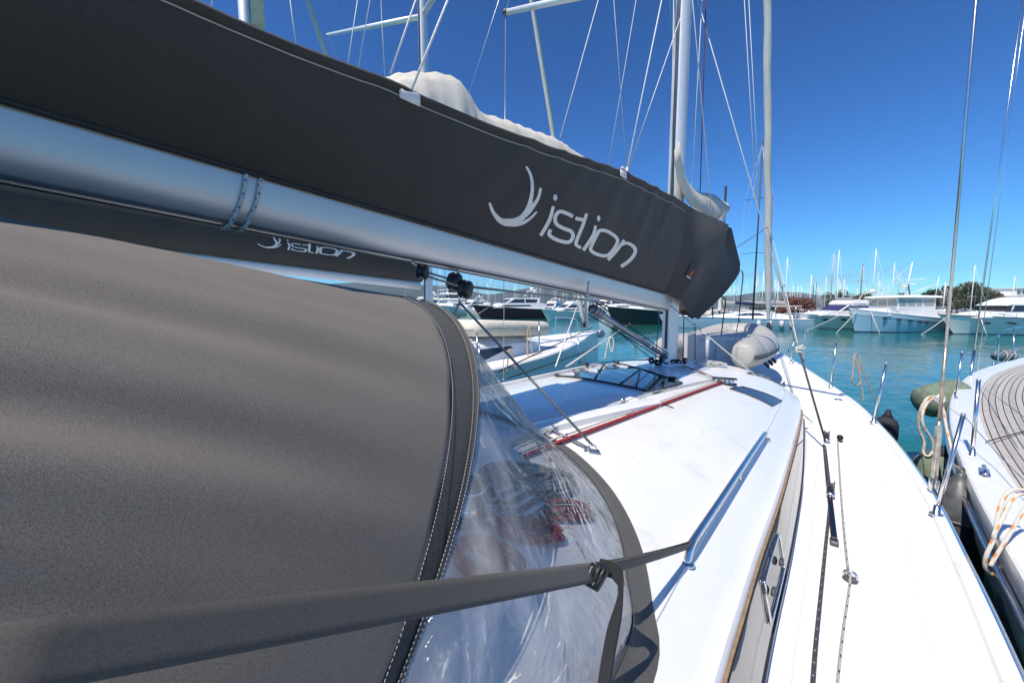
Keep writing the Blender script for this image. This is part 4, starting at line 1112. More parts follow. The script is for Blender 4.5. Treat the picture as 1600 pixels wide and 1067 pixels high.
roofline([(832, 657), (862, 673), (905, 695), (921, 702)], .01, .004, R_DARK, 'thin dark strand standing in for the mainsheet shadow across the coachroof to the pad eye')  # shadow of the mainsheet fall drawn as a dark strand on the roof
for pix, lb_ in (([(1008, 623), (1020, 627)], 'left'), ([(1036, 631), (1052, 637)], 'right')):
    roofline(pix, .008, .004, R_BLACK, 'short dark line end sticking out %s of the red control line' % lb_)
cc = at(1105, 580, Z=2.2); coil(cc[0], cc[1], None, .16, .07, 7, .007, R_WHITE, 'loose white line coiled in front of the dinghy transom', .7, .03, 21)
# lifeline sagging along our starboard side with its hanging coil
LLp = [at(1376, 618, D=7.3), at(1440, 690, D=5.0), at(1500, 767, D=3.6), at(1560, 862, D=2.7), at(1620, 965, D=2.1)]
line('lifeline', catmull(LLp, 6), .0035, WIRE, 'thin steel lifeline sagging outside our starboard side deck', 'lifeline')
for i_ in range(3): line('lifeline', [ST[i_]-np.array([0, 0, .02]), ST[i_+1]-np.array([0, 0, .02])], .0022, WIRE, 'thin steel lifeline between our %s stanchions' % ('first and second', 'second and third', 'third and fourth')[i_], 'lifeline', 'lifelines along our rail')
Dc = 2.55
pts = [(1612, 768), (1590, 764), (1572, 772), (1560, 800), (1553, 840), (1541, 868), (1540, 888), (1552, 897), (1564, 888), (1566, 868), (1556, 848), (1553, 835), (1566, 810), (1578, 785), (1592, 772), (1612, 770)]
line('rope_coil', catmull([at(x, y, D=Dc+.02*math.sin(i)) for i, (x, y) in enumerate(pts)], 6), .0125, R_ORANGE, 'white rope with orange flecks hanging in a loop at the right edge', 'rope')
line('rope_tail', catmull([at(x, y, D=Dc-.04) for x, y in ((1620, 770), (1600, 795), (1580, 830), (1560, 862), (1547, 884))], 5), .0115, R_ORANGE, 'orange flecked rope end hanging beside the loop at the right edge', 'rope')
# tan line with a bight over the second stanchion
line('fender_line', catmull([at(x, y, D=7.0) for x, y in ((1349, 628), (1347, 605), (1341, 575), (1335, 560), (1333, 580), (1332, 594), (1338, 602), (1345, 596), (1343, 575), (1342, 558), (1337, 553), (1333, 562))], 5), .011, R_TAN, 'tan rope hanging in a bight beside the tall stanchion', 'rope')
line('fender_line', catmull([at(x, y, D=7.0) for x, y in ((1342, 556), (1349, 580), (1358, 602), (1367, 626))], 5), .010, R_TAN, 'tan rope slanting from the bight down to the black fender', 'rope')

# ================================================================== fenders
def fender(name, c, L, r, mat, label, ax=(0, 0, 1), endmat=None, group='fenders between the yachts'):
    o = thing(name, label, 'fender', tuple(c), group)
    Mq = Vector(ax).to_track_quat('Z', 'Y').to_matrix()
    prof = [(.02, -L/2), (.35*r, -L/2+.01), (.75*r, -L/2+.07*L), (.95*r, -L/2+.16*L), (r, -L/2+.28*L), (r, L/2-.28*L), (.95*r, L/2-.16*L), (.75*r, L/2-.07*L), (.35*r, L/2-.01), (.02, L/2)]
    MB().lathe(prof, c, 28, Mq).build('body', mat, o)
    e = np.array(Mq @ Vector((0, 0, L/2)))
    MB().lathe([(.5*r, -.04), (.3*r, .03), (.18*r, .09), (.1*r, .10)], np.array(c)+e, 16, Mq).build('end_cap', endmat or mat, o)
    return o
pf = at(1386, 672, X=2.38); fender('black_fender', at(1381, 688, D=6.0), .8, .15, FENDBLACK, 'black covered fender hanging outside our second stanchion', (.05, .1, 1))
fender('green_fender', at(1472, 622, D=6.9), .80, .29, FENDGREEN, 'green covered fender lying sideways, the farther of two against the teak decked yacht', (.86, .55, .38), FENDBLUE)
fender('green_fender', at(1468, 762, D=5.0), .95, .29, FENDGREEN, 'green covered fender standing upright between the yachts, nearer than the other green one', (.05, .02, 1), FENDBLACK)
ap = at(1501, 744, D=3.6)
gf = thing('grey_fender', 'large black fender with worn grey domed top squeezed between the two yachts', 'fender', tuple(ap-np.array([0, 0, 1.2])), 'fenders between the yachts')
MB().lathe([(.02, .04), (.035, .03), (.04, .0), (.075, -.05), (.13, -.13), (.18, -.24), (.208, -.36), (.21, -.38)], ap, 28).build('worn_top', FENDGREY, gf)
MB().lathe([(.212, -.375), (.216, -.385), (.216, -.40), (.211, -.405)], ap, 28).build('collar', FENDGREY, gf)
MB().lathe([(.205, -.40), (.208, -.6), (.205, -1.0), (.16, -1.15), (.05, -1.2)], ap, 28).build('body', FENDBLACK, gf)
tube('eye', [ap+RT*.03*math.cos(a)+np.array([0, 0, .055+.03*math.sin(a)]) for a in np.linspace(0, 2*math.pi, 12)[:-1]], .009, FENDGREY, gf, 6, True)
fender('grey_fender', at(1618, 1005, D=2.6), .7, .19, FENDGREY, 'worn grey fender cut off by the right edge low between the hulls', (0, .1, 1))

# ================================================================== dinghy on our foredeck
din = thing('inflatable_dinghy', 'grey inflatable dinghy lying on our foredeck ahead of the mast', 'inflatable dinghy', (.1, 7.6, 1.9))
sc_ = at(1166, 553, Y=6.7); TR = .235
PT = []
def dz(Y): return sc_[2]+(Y-sc_[1])*-.015
xs_ = sc_[0]; xp = xs_-1.18; xc = (xs_+xp)/2
path = [(xs_, sc_[1]-.30), (xs_, sc_[1]-.12), (xs_, 7.6), (xs_-.02, 8.3), (xs_-.14, 8.8), (xc+.28, 9.12), (xc, 9.2), (xc-.28, 9.12), (xp+.14, 8.8), (xp+.02, 8.3), (xp, 7.6), (xp, sc_[1]-.12), (xp, sc_[1]-.30)]
P = catmull([(x, y, dz(y)+max(0, y-8.2)*.18) for x, y in path], 8); n = len(P)
rr = [TR*min(1, .30+.70*math.sin(min(1, (min(i, n-1-i)/13))*math.pi/2)) for i in range(n)]
tb = MB().tube(P, rr, 24).build('tube', HYPA, din)
for dzz in (-.025, .0, .025):
    m = MB(); m.tube([np.array(P[i])+np.array([(1 if i < n/2 else -1)*(rr[i]*.99), 0, dzz-.02]) if P[i][1] < 8.4 else np.array(P[i])+np.array([(P[i][0]-xc), (P[i][1]-8.2)*.7, 0])/max(.01, math.hypot(P[i][0]-xc, (P[i][1]-8.2)*.7))*rr[i]*.99+np.array([0, 0, dzz-.02]) for i in range(4, n-4)], .010, 6); m.build('rubbing_strake', DARKGREY, din)
for ii in (12, 20, 26):
    p = np.array(P[ii]); m = MB(); m.tube([p+np.array([math.cos(a), 0, math.sin(a)])*(rr[ii]+.001) for a in np.linspace(0, 2*math.pi, 30)[:-1]], .004, 5, True); m.build('seam', HYPG, din)
# transom board, hull below and floor
tz = dz(sc_[1]); yt = sc_[1]+.12
poly = [(xp+.13, tz-.28), (xs_-.13, tz-.28), (xs_-.10, tz+.12), (xs_-.16, tz+.24), (xp+.16, tz+.24), (xp+.10, tz+.12)]
m = MB(); m.prism(poly, 1, yt, yt+.05); sharp(m.build('transom', HYPG, din))
m = MB(); m.box((xc, yt-.012, tz+.02), (.26, .02, .30), 0, .01); m.build('motor_pad', HYPG, din)
m = MB(); m.box((xc, yt+.22, tz+.10), (.90, .32, .22), 0, .06); m.build('stern_cover', HYPA, din)
m = MB(); G = []
for Y in np.linspace(yt+.02, 8.9, 14):
    k = smooth((Y-7.8)/1.2); G.append([(lerp(xp+.05, xc, k*.6), Y, tz-.1), (lerp(xp+.35, xc, k*.6), Y, tz-.30+.15*k), (xc, Y, tz-.36+.2*k), (lerp(xs_-.35, xc, k*.6), Y, tz-.30+.15*k), (lerp(xs_-.05, xc, k*.6), Y, tz-.1)])
m.grid(G); m.build('hull', HYPA, din)
m = MB(); m.grid([[(lerp(xp, xs_, t), Y, dz(Y)+.16+.09*math.sin(math.pi*t)) for t in np.linspace(0, 1, 9)] for Y in np.linspace(yt+.05, 8.9, 10)]); m.build('canvas_cover', HYPA, din)
for yy in (7.15, 7.5, 7.85):
    c = np.array([xs_+TR*.72, yy, tz-.16]); tube('grab_handle', catmull([c, c+np.array([.06, .02, -.05]), c+np.array([.05, .08, -.09]), c+np.array([-.01, .11, -.03])], 4), .014, RUBBER, din, 8)
for xx in (xc-.35, xc+.35):
    m = MB(); m.box((xx, 7.2, (tz-.3+roofz(xx, 7.2))/2), (.12, .9, max(.06, tz-.26-roofz(xx, 7.2))), 0, .02); m.build('chock', RUBBER, din)

# ================================================================== teak decked yacht on our right
nb = thing('sailing_yacht', 'white sailing yacht with weathered teak deck moored along our right side', 'sailing yacht', (5.1, 9, 0), 'yachts moored beside ours')
NX = 5.1
gp = [(2.64, -2.0), (2.60, 1.0), (2.63, 3.8), (2.66, 5.1), (2.72, 6.3), (2.80, 7.4), (2.97, 8.9), (3.22, 10.4), (3.66, 12.2), (4.25, 13.8), (4.70, 14.8), (5.0, 15.5), (5.10, 15.8)]
GN = resample([np.array([x, y, 0]) for x, y in gp], 90)
def nz(Y): return 1.42+.33*max(0, (Y-5)/10)**1.4
gw = [np.array([p[0], p[1], nz(p[1])]) for p in GN]
def inward(k):
    a = gw[max(k-1, 0)]; b = gw[min(k+1, 89)]; t = (b-a)[:2]; t /= np.linalg.norm(t); return np.array([t[1], -t[0], 0])
def mir(p): return np.array([2*NX-p[0], p[1], p[2]])
def offs(k, d, dz=0.0):
    p = gw[k]+inward(k)*d; x = min(p[0], NX); return np.array([x, p[1], p[2]+dz])
both = lambda G, b, fl=False: (b.grid(G, flip=fl), b.grid([[mir(p) for p in r] for r in G], flip=not fl))
m = MB(); G = []
for k in range(90):
    p = gw[k]; n_ = inward(k); G.append([np.array([lerp(p[0], NX, .02*j*j*.3+.0*j), p[1]-.10*j*max(0, (p[1]-11)/5), lerp(p[2], -.3, j/7)]) for j in range(8)])
both(G, m, True); m.build('hull', GEL, nb)
m = MB(); G = []
for k in range(90): G.append([offs(k, d, dz_) for d, dz_ in ((-.012, -.05), (-.012, .0), (-.004, .026), (.012, .038), (.05, .043), (.20, .046), (.27, .040), (.285, .014), (.29, .0))])
both(G, m, True); sharp(m.build('gunwale', GEL, nb), 22)
m = MB(); m.tube([offs(k, -.016, -.16) for k in range(90)], .022, 8); m.build('rubbing_strake', STEEL, nb)
m = MB(); G = []
for k in range(90):
    p = offs(k, .27, .003); G.append([np.array([lerp(p[0], 2*NX-p[0], t), p[1], p[2]+.04*(1-(2*t-1)**2)]) for t in np.linspace(0, 1, 15)])
m.grid(G); dkn = m.build('deck', TEAKCAULK, nb)
def teak(name, col, var):
    mm, nt, b = newmat(name)
    mp = mapping(nt, (30, 1.5, 30)); f = noise(nt, 3, 5, .6, vec=mp); g = noise(nt, 5, 3)
    c = ramp(nt, f, [(.25, tuple(x*.72 for x in col)), (.75, tuple(x*1.1 for x in col))])
    nt.links.new(c, b.inputs['Base Color']); b.inputs['Roughness'].default_value = .8
    bump(nt, b, f, .3, .003)
    return mm
TEAKS = [teak('weathered_teak_%d' % i, c, .2) for i, c in enumerate(((.43, .41, .385), (.47, .45, .42), (.39, .37, .35), (.45, .42, .39)))]
PW_ = .066; rn = random.Random(3)
for i in range(30):
    d0 = .318+i*PW_; d1 = d0+PW_-.009
    run = []
    for k in range(90):
        a = offs(k, d0); b_ = offs(k, d1)
        if b_[0] >= NX-.06: continue
        run.append((a, b_))
    if len(run) < 6: continue
    # planks are butted in two or three lengths
    cuts = [0, int(len(run)*rn.uniform(.28, .45)), int(len(run)*rn.uniform(.6, .8)), len(run)-1]
    for c0, c1 in zip(cuts, cuts[1:]):
        seg = run[c0:c1+1]
        if len(seg) < 2: continue
        G = []
        for a, b_ in seg:
            za = a[2]+.003+.04*(1-((a[0]-NX)/(2.4))**2)+.004; zb_ = b_[2]+.003+.04*(1-((b_[0]-NX)/2.4)**2)+.004
            G.append([(a[0], a[1], za-.006), (a[0], a[1], za), (b_[0], b_[1], zb_), (b_[0], b_[1], zb_-.006)])
        m = MB(); m.grid(G); mesh_o = m.build('plank', TEAKS[rn.randrange(4)], dkn, False)
# margin plank
m = MB(); m.grid([[offs(k, .286, .012), offs(k, .310, .014)] for k in range(90)]); m.build('margin_plank', TEAKS[1], dkn, False)
# coachroof of the teak decked yacht, just out of frame to the right
m = MB(); G = []
for Y in np.linspace(-1.5, 9.0, 24):
    w_ = lerp(1.25, .75, smooth((Y-3)/6)); h = lerp(.42, .05, smooth((Y-6)/3)); z0 = nz(Y)+.03
    G.append([(NX+w_*u, Y, z0+h*(1-abs(u)**6)+.04) for u in np.linspace(-1, 1, 17)])
m.grid(G); m.build('coachroof', GEL, nb)
# mast, far out of frame to the right, with shrouds coming down to the port rail
m = MB(); m.tube([(NX, 7.2, nz(7)+.4), (NX, 7.2, 20)], .12, 16); nmast = m.build('mast', ALU, nb)
def nstan(bx, by, tx, ty, zb, r=.015):
    p = at(bx, by, Z=zb); D = float((p-CAM)@FW); t = at(tx, ty, D=D)
    o = MB().tube([p, t], r, 12).build('stanchion', STEEL, nb)
    MB().lathe([(.045, 0), (.045, .008), (.024, .018), (.019, .08)], p-np.array([0, 0, .004]), 14).build('foot', STEEL, o)
    dome(t, r+.002, .014, STEEL, 'cap', o); return t
n1 = nstan(1519, 712, 1529, 594, 1.47, .017); n2 = nstan(1493, 628, 1503, 551, 1.50, .014)
n3 = at(1333+260, 540, D=14)
# shrouds with turnbuckles (rods read off the photo against the chain plate line)
def shroud(pb, pt, D0, D1, label, r):
    a = at(*pb, D=D0); b_ = at(*pt, D=D1); b_ = lerp(a, b_, 1.5)
    o = MB().tube([a, b_], r, 8).build('shroud', STEEL, nb); return a, b_
a2, b2_ = shroud((1514, 606), (1598, 0), 7.6, 8.2, '', .013)
MB().tube([lerp(a2, b2_, -.02), lerp(a2, b2_, .06)], .022, 10).build('turnbuckle', STEEL, nb)
a3, b3_ = shroud((1524, 600), (1612, -60), 8.0, 8.6, '', .006)
# cleat on the rail
cp = at(1538, 738, Z=1.475); ang_ = math.atan2(1, .12)
cl_ = MB().box(cp+np.array([0, 0, .03]), (.30, .035, .022), ang_, .010).build('cleat', STEEL, nb)
MB().box(cp+np.array([0, 0, .005]), (.24, .07, .012), ang_, .005).box(cp+np.array([0, 0, .015]), (.10, .03, .03), ang_, .006).build('base', STEEL, cl_)
# black rope tied round the second shroud foot down to the fender
kp = at(1512, 610, D=7.3)
line('fender_line', catmull([at(x, y, D=d_) for (x, y), d_ in (((1478, 685), 6.2), ((1490, 660), 6.4), ((1503, 632), 6.8), ((1511, 612), 7.2), ((1517, 607), 7.3), ((1521, 615), 7.2), ((1522, 640), 7.0), ((1519, 668), 6.8))], 5), .018, R_BLACK, 'black rope knotted round the shroud foot of the teak decked yacht', 'rope')
line('fender_line', catmull([at(x, y, D=d_) for (x, y), d_ in (((1509, 604), 7.25), ((1516, 603), 7.2), ((1517, 611), 7.2), ((1510, 613), 7.2), ((1509, 606), 7.15), ((1515, 609), 7.15))], 5), .022, R_BLACK, 'black knot on the shroud foot of the teak decked yacht', 'knot')
# pale rope looped over the first shroud
rl = catmull([at(x, y, D=d_) for (x, y), d_ in (((1472, 632), 4.6), ((1462, 620), 4.6), ((1447, 624), 4.62), ((1436, 648), 4.65), ((1436, 670), 4.65), ((1444, 690), 4.65), ((1443, 708), 4.65), ((1452, 712), 4.6), ((1459, 700), 4.6), ((1455, 685), 4.6), ((1443, 665), 4.6), ((1441, 648), 4.6), ((1450, 628), 4.6), ((1466, 622), 4.55), ((1474, 640), 4.55), ((1478, 665), 4.5), ((1486, 700), 4.4), ((1492, 735), 4.3), ((1485, 742), 4.25))], 5)
line('rope_coil', rl, .016, R_ORANGE, 'pale rope with orange flecks hung in a loop over our starboard shroud', 'rope')
line('rope_knot', catmull([at(x, y, D=4.52) for x, y in ((1462, 622), (1470, 618), (1475, 624), (1468, 630), (1463, 624), (1472, 621))], 5), .020, R_WHITE, 'cream knot on our starboard shroud above the turnbuckle', 'knot')
line('fender_line', catmull([at(x, y, D=3.6) for x, y in ((1484, 722), (1490, 727), (1498, 731), (1506, 742), (1510, 752))], 4), .011, R_TAN, 'tan rope end tied to the top of the worn grey and black fender', 'rope')
# lifelines and diagonal wires of the teak decked yacht
line('lifeline', [at(1529, 600, D=6.9), at(1605, 655, D=4.0)], .004, WIRE, 'thin lifeline from the polished stanchion across the teak deck', 'lifeline')
line('lifeline', [at(1505, 648, D=4.3), at(1560, 710, D=3.6), at(1610, 760, D=3.0)], .0035, WIRE, 'thin dark lifeline from our nearest stanchion over the neighbouring teak deck', 'lifeline')
line('jackline', [at(1540, 690, Z=1.52), at(1620, 668, Z=1.52)], .006, R_BLACK, 'black line lying across the teak deck planks', 'rope')
line('guy_wire', [at(1518, 690, D=6.6), at(1622, 545, D=10.5)], .011, WIRE, 'steel wire slanting up over the teak deck to the right edge', 'wire')
line('guy_wire', [at(1590, 545, D=12), at(1560, 580, D=11.5), at(1530, 640, D=9)], .007, WIREWHITE, 'thin pale wire slanting over the far end of the teak deck', 'wire')
# bow rail and mooring gear of the teak decked yacht
pr = [(1559, 580, 12.0), (1560, 540, 12.0), (1563, 520, 12.0), (1585, 513, 12.6), (1600, 511, 13.0), (1625, 512, 13.4)]
tube('pulpit_rail', catmull([at(x, y, D=d_) for x, y, d_ in pr], 5), .02, STEEL, nb, 8)
tube('pulpit_rail', [at(1584, 575, D=12.4), at(1584, 513, D=12.5)], .016, STEEL, nb, 8)
line('lifeline', [at(1503, 553, D=8.4), at(1562, 522, D=12)], .005, WIRE, 'lifeline from the far stanchion to the bow rail of the teak decked yacht', 'lifeline')
hp = at(1606, 563, Z=1.72); MB().lathe([(.16, 0), (.16, .02), (.12, .03), (.10, .012), (.02, .01)], hp, 24).build('deck_hatch', GEL, nb)
kl = at(1555, 568, Z=1.70); MB().box(kl, (.30, .07, .05), 1.2, .02).build('cleat', STEEL, nb)
an = at(1570, 556, D=12.6)
anc = thing('rolled_sail_bag', 'grey bag rolled up at the bow of the teak decked yacht', 'bag', tuple(an), None)
G = []
for i, t in enumerate(np.linspace(-.5, .5, 12)):
    r = .17*math.sqrt(max(.02, 1-(2*t)**4))*(1+.12*math.sin(i*1.7)); G.append([an+RT*t*.75+np.array([0, 0, math.cos(a)*r])+FW*math.sin(a)*r for a in np.linspace(0, 2*math.pi, 13)[:-1]])
m = MB(); m.grid(G, closeu=True); m.build('bag', simple('grey_bag', (.16, .17, .19), .8, var=.4, nscale=6, bumpst=.4, bscale=20), anc)
for t in (-.2, .18): tube('cord', [an+RT*t*.75+np.array([0, 0, math.cos(a)*.185])+FW*math.sin(a)*.185 for a in np.linspace(0, 2*math.pi, 15)[:-1]], .012, R_WHITE, anc, 6, True)

# ================================================================== yacht on our left, same build, with a dinghy on its coachroof
LX, LY = -7.3, 3.0
ly = thing('sailing_yacht', 'white sailing yacht with a cream dinghy on deck moored on our left', 'sailing yacht', (LX, LY+4, 0), 'yachts moored beside ours')
G = []
for Y in YS:
    b = bsm(Y); z = sheer(Y); G.append([np.array([b*(1-.04*t-.08*t*t*max(0, (Y-4)/9)), Y, z-.004-(z+.3)*t]) for t in np.linspace(0, 1, 9)])
T_ = np.array([LX, LY, 0.0])
m = MB(); m.grid([[p+T_ for p in r] for r in G]); m.grid([[p*np.array([-1, 1, 1])+T_ for p in r] for r in G], flip=True); m.build('hull', GEL, ly)
m = MB(); m.grid([[np.array([bsm(Y)*u, Y, deckz(bsm(Y)*u, Y)])+T_ for u in np.linspace(-1, 1, 15)] for Y in YS], flip=True); m.build('deck', NONSKID, ly)
for sg in (1, -1):
    m = MB(); m.grid([[np.array([sg*(bsm(Y)+dx), Y, sheer(Y)+dz])+T_ for dx, dz in ((-.07, 0), (-.06, .03), (-.01, .03), (.01, -.02))] for Y in YS], flip=(sg < 0)); m.build('toe_rail', GEL, ly)
G = []
for Y in cys:
    P = csec(Y); G.append([np.array([-x, Y, z])+T_ for x, z in P[::-1]]+[np.array([x, Y, z])+T_ for x, z in P[1:]])
m = MB(); m.grid(G, flip=True); sharp(m.build('coachroof', GEL, ly), 50)
for sg in (1, -1):
    m = MB(); m.grid([[np.array([sg*(cw(Y)+.02+.085*t), Y, lerp(croof(Y)-.05, lerp(sheer(Y)+.06, croof(Y)-.12, smooth((Y-3.8)/1.6)), t)])+T_ for t in (0, .5, 1)] for Y in np.linspace(-1, 5.4, 30)], flip=(sg < 0)); m.build('side_window', FARGLASS, ly)
    hr = [np.array([sg*1.32, Y, roofz(1.32, Y)+.08])+T_ for Y in np.linspace(1.8, 4, 8)]; tube('handrail', hr, .016, STEEL, ly, 8)
lm = at(662, 100, X=LX); lmY = lm[1]
m = MB(); G = [[(LX+.10*math.cos(a), lmY+.14*math.sin(a), z) for a in np.linspace(0, 2*math.pi, 21)[:-1]] for z in (1.9, 8, 20)]; m.grid(G, closeu=True); lmast = m.build('mast', ALU, ly)
MB().tube([(LX+.03, lmY-.15, 2), (LX+.03, lmY-.15, 20)], .02, 6).build('luff_track', DARKGREY, lmast)
for (x, y, sgn) in ((511, 55, 1),):
    tipl = at(x, y, Y=lmY-.35); root = at(648, 18, X=LX)
    for sg in (1, -1):
        tp = np.array([LX+sg*(tipl[0]-LX), tipl[1], tipl[2]]); sp = MB().tube([(LX, lmY, root[2]), lerp(np.array([LX, lmY, root[2]]), tp, .5), tp], [.07, .065, .045], 10).build('spreader', ALU, lmast)
        MB().box(tp, (.09, .09, .07), 0, .02).build('spreader_tip', DARKGREY, sp)
        cpt_ = np.array([LX+sg*2.15, lmY-.2, 1.5])
        tube('cap_shroud', [cpt_, tp], .007, WIRE, ly, 6); tube('cap_shroud', [tp, (LX+sg*1.0, lmY, root[2]+5)], .007, WIRE, ly, 6)
# its forestay with rolled sail: bow to the mast
fa = np.array([LX+.0, LY+12.6, 2.15]); ft = at(830, 0, X=LX+.0); fb2 = at(865, 215, X=LX)
dv = (ft-fb2); fa = fb2-dv*((fb2[2]-2.2)/dv[2]); ftt = ft+dv*.6
o = MB().tube([lerp(fa, ftt, t) for t in np.linspace(0, 1, 30)], [.10*(1-.3*t)*(.3 if t < .02 else 1)*(1+.06*math.sin(t*70)) for t in np.linspace(0, 1, 30)], 12).build('furled_headsail', SAILCLOTH, None); tag(o, 'cream headsail rolled on the forestay of the yacht on our left', 'furled sail')
dd = MB().lathe([(.06, -.12), (.14, -.1), (.14, -.07), (.07, -.06), (.07, .05), (.14, .06), (.14, .09), (.05, .12)], fa, 16).build('furling_drum', BLACK, o); 
dd.parent = o; dd.location = (0, 0, 0); dd.data.transform(Matrix.Translation(-o.location)) if False else None
# bow gear
bg_ = at(933, 519, D=18.5)
m = MB(); m.box(bg_, (.5, .7, .25), .4, .1); tag(m.build('anchor_roller', DARKGREY, None), 'dark anchor gear at the bow of the yacht on our left', 'anchor')
tag(MB().lathe([(.02, -.2), (.16, -.16), (.2, 0), (.16, .16), (.02, .2)], at(938, 522, D=18.2), 14, Matrix.Rotation(1.2, 3, 'Y')).build('buoy', SAILCLOTH, None), 'cream ball fender at the bow of the yacht on our left', 'fender')
# stanchions and pulpit of the left yacht
def lst(bx, by, tx, ty, D): 
    o = MB().tube([at(bx, by, D=D), at(tx, ty, D=D)], .02, 8).build('stanchion', STEEL, ly); return o
for a in ((746, 582, 745, 520, 8.0), (749, 590, 748, 540, 7.6), (843, 556, 842, 502, 12), (892, 545, 892, 497, 14), (906, 568, 903, 528, 13)): lst(*a)
tube('pulpit_rail', catmull([at(x, y, D=17) for x, y in ((868, 530), (868, 500), (871, 496), (885, 496), (898, 498), (902, 503), (904, 525))], 4), .022, STEEL, ly, 8)
for i, (p0, p1, D0, D1) in enumerate((((780, 580), (925, 512), 7.5, 17), ((790, 592), (930, 545), 7.5, 17))):
    line('mooring_line', [at(*p0, D=D0), at(*p1, D=D1)], .015, R_BLACK, '%s of two dark mooring lines along the side of the yacht on our left' % ('upper', 'lower')[i], 'rope', 'mooring lines')
line('mooring_line', [at(885, 573, D=7), at(985, 505, D=22)], .02, R_WHITE, 'white mooring line slanting across the water left of our mast', 'rope', 'mooring lines')
line('rope_coil', catmull([at(x, y, D=10) for x, y in ((945, 562), (948, 545), (952, 530), (956, 527), (959, 535), (957, 548), (955, 550), (953, 540), (951, 530))], 4), .02, R_WHITE, 'white rope bight hanging from the mooring line left of our mast', 'rope')
line('shroud_rope', catmull([at(x, y, D=9.5) for x, y in ((792, 582), (794, 560), (797, 545), (802, 560), (808, 580))], 4), .018, R_TAN, 'tan rope hanging from the rail of the yacht on our left', 'rope')
line('shroud_rope', catmull([at(x, y, D=11.5) for x, y in ((826, 572), (824, 545), (825, 515), (828, 512), (830, 540), (836, 572))], 4), .02, R_TAN, 'tan rope looped over the dinghy end of the yacht on our left', 'rope')
line('forestay_wire', [at(868, 573, D=9), at(905, 470, D=14)], .02, WIREWHITE, 'pale slanting stay at the foredeck of the yacht on our left', 'wire')
line('mooring_line', [at(700, 520, D=9), at(780, 470, D=30), at(850, 440, D=60)], .02, R_GREY, 'grey line slanting up right over the dinghy of the yacht on our left', 'rope', 'mooring lines')
# its dinghy
dn2 = thing('inflatable_dinghy', 'cream inflatable dinghy upside on the coachroof of the yacht on our left', 'inflatable dinghy', tuple(at(782, 527, X=-7.2)))
dA = at(738, 512, D=11.0); dB = at(828, 512, D=13.2)
ax2 = (dB-dA); ax2[2] = 0; Ld = np.linalg.norm(ax2); ax2 /= Ld; sx2 = np.array([-ax2[1], ax2[0], 0])
pp = [dB+sx2*-.5+ax2*.25, dB+sx2*-.5, lerp(dA, dB, .5)+sx2*-.5, dA+sx2*-.45, dA-ax2*.25+sx2*-.15, dA-ax2*.25+sx2*.25, dA+sx2*.5, lerp(dA, dB, .5)+sx2*.55, dB+sx2*.55, dB+sx2*.55+ax2*.25]
P2 = catmull(pp, 8); n2_ = len(P2)
MB().tube(P2, [.24*min(1, .3+.7*math.sin(min(1, min(i, n2_-1-i)/9)*math.pi/2)) for i in range(n2_)], 18).build('tube', SAILCLOTH, dn2)
MB().tube([p-sx2*.0+np.array([0, 0, -.02])+(p-lerp(dA, dB, .5))*np.array([1, 1, 0])/np.linalg.norm((p-lerp(dA, dB, .5))*np.array([1, 1, 0]))*.235 for p in P2[3:-3]], .03, 6).build('rubbing_strake', HYPA, dn2)
m = MB(); m.grid([[lerp(dA, dB, t)+sx2*u*.5+np.array([0, 0, .18+.05*math.cos(u*1.5)]) for u in np.linspace(-1, 1, 7)] for t in np.linspace(-.05, 1.0, 7)]); m.build('floor', SAILCLOTH, dn2)
m = MB(); m.grid([[lerp(dA, dB, t)+sx2*u*.45+np.array([0, 0, -.22-.12*(1-abs(u))]) for u in np.linspace(-1, 1, 7)] for t in np.linspace(0, 1.05, 7)]); m.build('hull', HYPA, dn2)
# its boom and charcoal cover with the same logo
lb_ = thing('boom', 'white boom of the yacht on our left under its charcoal sail cover', 'boom', (LX, lmY, 3.7))
b0 = at(655, 452, X=LX); b1 = at(300, 412, X=LX)
dirb = (b0-b1)/np.linalg.norm(b0-b1); b1 = b0-dirb*9.5
m = MB(); G = []
for t in np.linspace(0, 1, 12):
    c = lerp(b1, b0, t); G.append([c+np.array([.09*math.cos(a), 0, .10+.11*math.sin(a)]) for a in np.linspace(0, 2*math.pi, 21)[:-1]])
m.grid(G, closeu=True, flip=True); m.F.append(tuple(range(20))); m.F.append(tuple(11*20+i for i in range(19, -1, -1))); m.build('spar', simple('white_boom', (.74, .74, .73), .35, .1, var=.03), lb_)
lc = thing('sail_cover', 'charcoal sail cover with a half hidden istion logo on the yacht on our left', 'sail cover', (LX, lmY-3, 4))
def lpt(t, s, sg, off=0): 
    c = lerp(b1, b0, t); hgt = lerp(1.0, .95, t)
    return np.array([LX+sg*(.10+(.30*math.sin(math.pi*min(1, s*.98+.02))**.8)*(1-.3*s)+.01*math.sin(t*60+5*s)+off), c[1], c[2]+.19+hgt*s])
for sg in (1, -1):
    m = MB(); m.grid([[lpt(t, s, sg) for s in np.linspace(0, 1, 14)] for t in np.linspace(0, 1.0, 60)], flip=(sg > 0)); m.build('side_panel', COVER, lc)
m = MB(); m.grid([[np.array([lerp(lpt(t, 1, -1)[0], lpt(t, 1, 1)[0], u), lpt(t, 1, 1)[1], lpt(t, 1, 1)[2]]) for u in (0, .5, 1)] for t in np.linspace(0, 1, 30)]); m.build('top_flap', COVER, lc)
tgt = at(487, 386, X=LX+.42); allp = np.array([p for G in LOGO for r in G for p in r]); cen = (allp.max(0)+allp.min(0))/2
def lnb(p):
    q = p-cen; Y = tgt[1]+q[1]*1.0; Z = tgt[2]+q[2]*.85+q[1]*.03
    t = (Y-b1[1])/(b0[1]-b1[1]); c = lerp(b1, b0, t); s = min(1, max(0, (Z-c[2]-.19)/lerp(1.0, .95, t)))
    return np.array([lpt(t, s, 1, .012)[0]+.0, Y, Z])
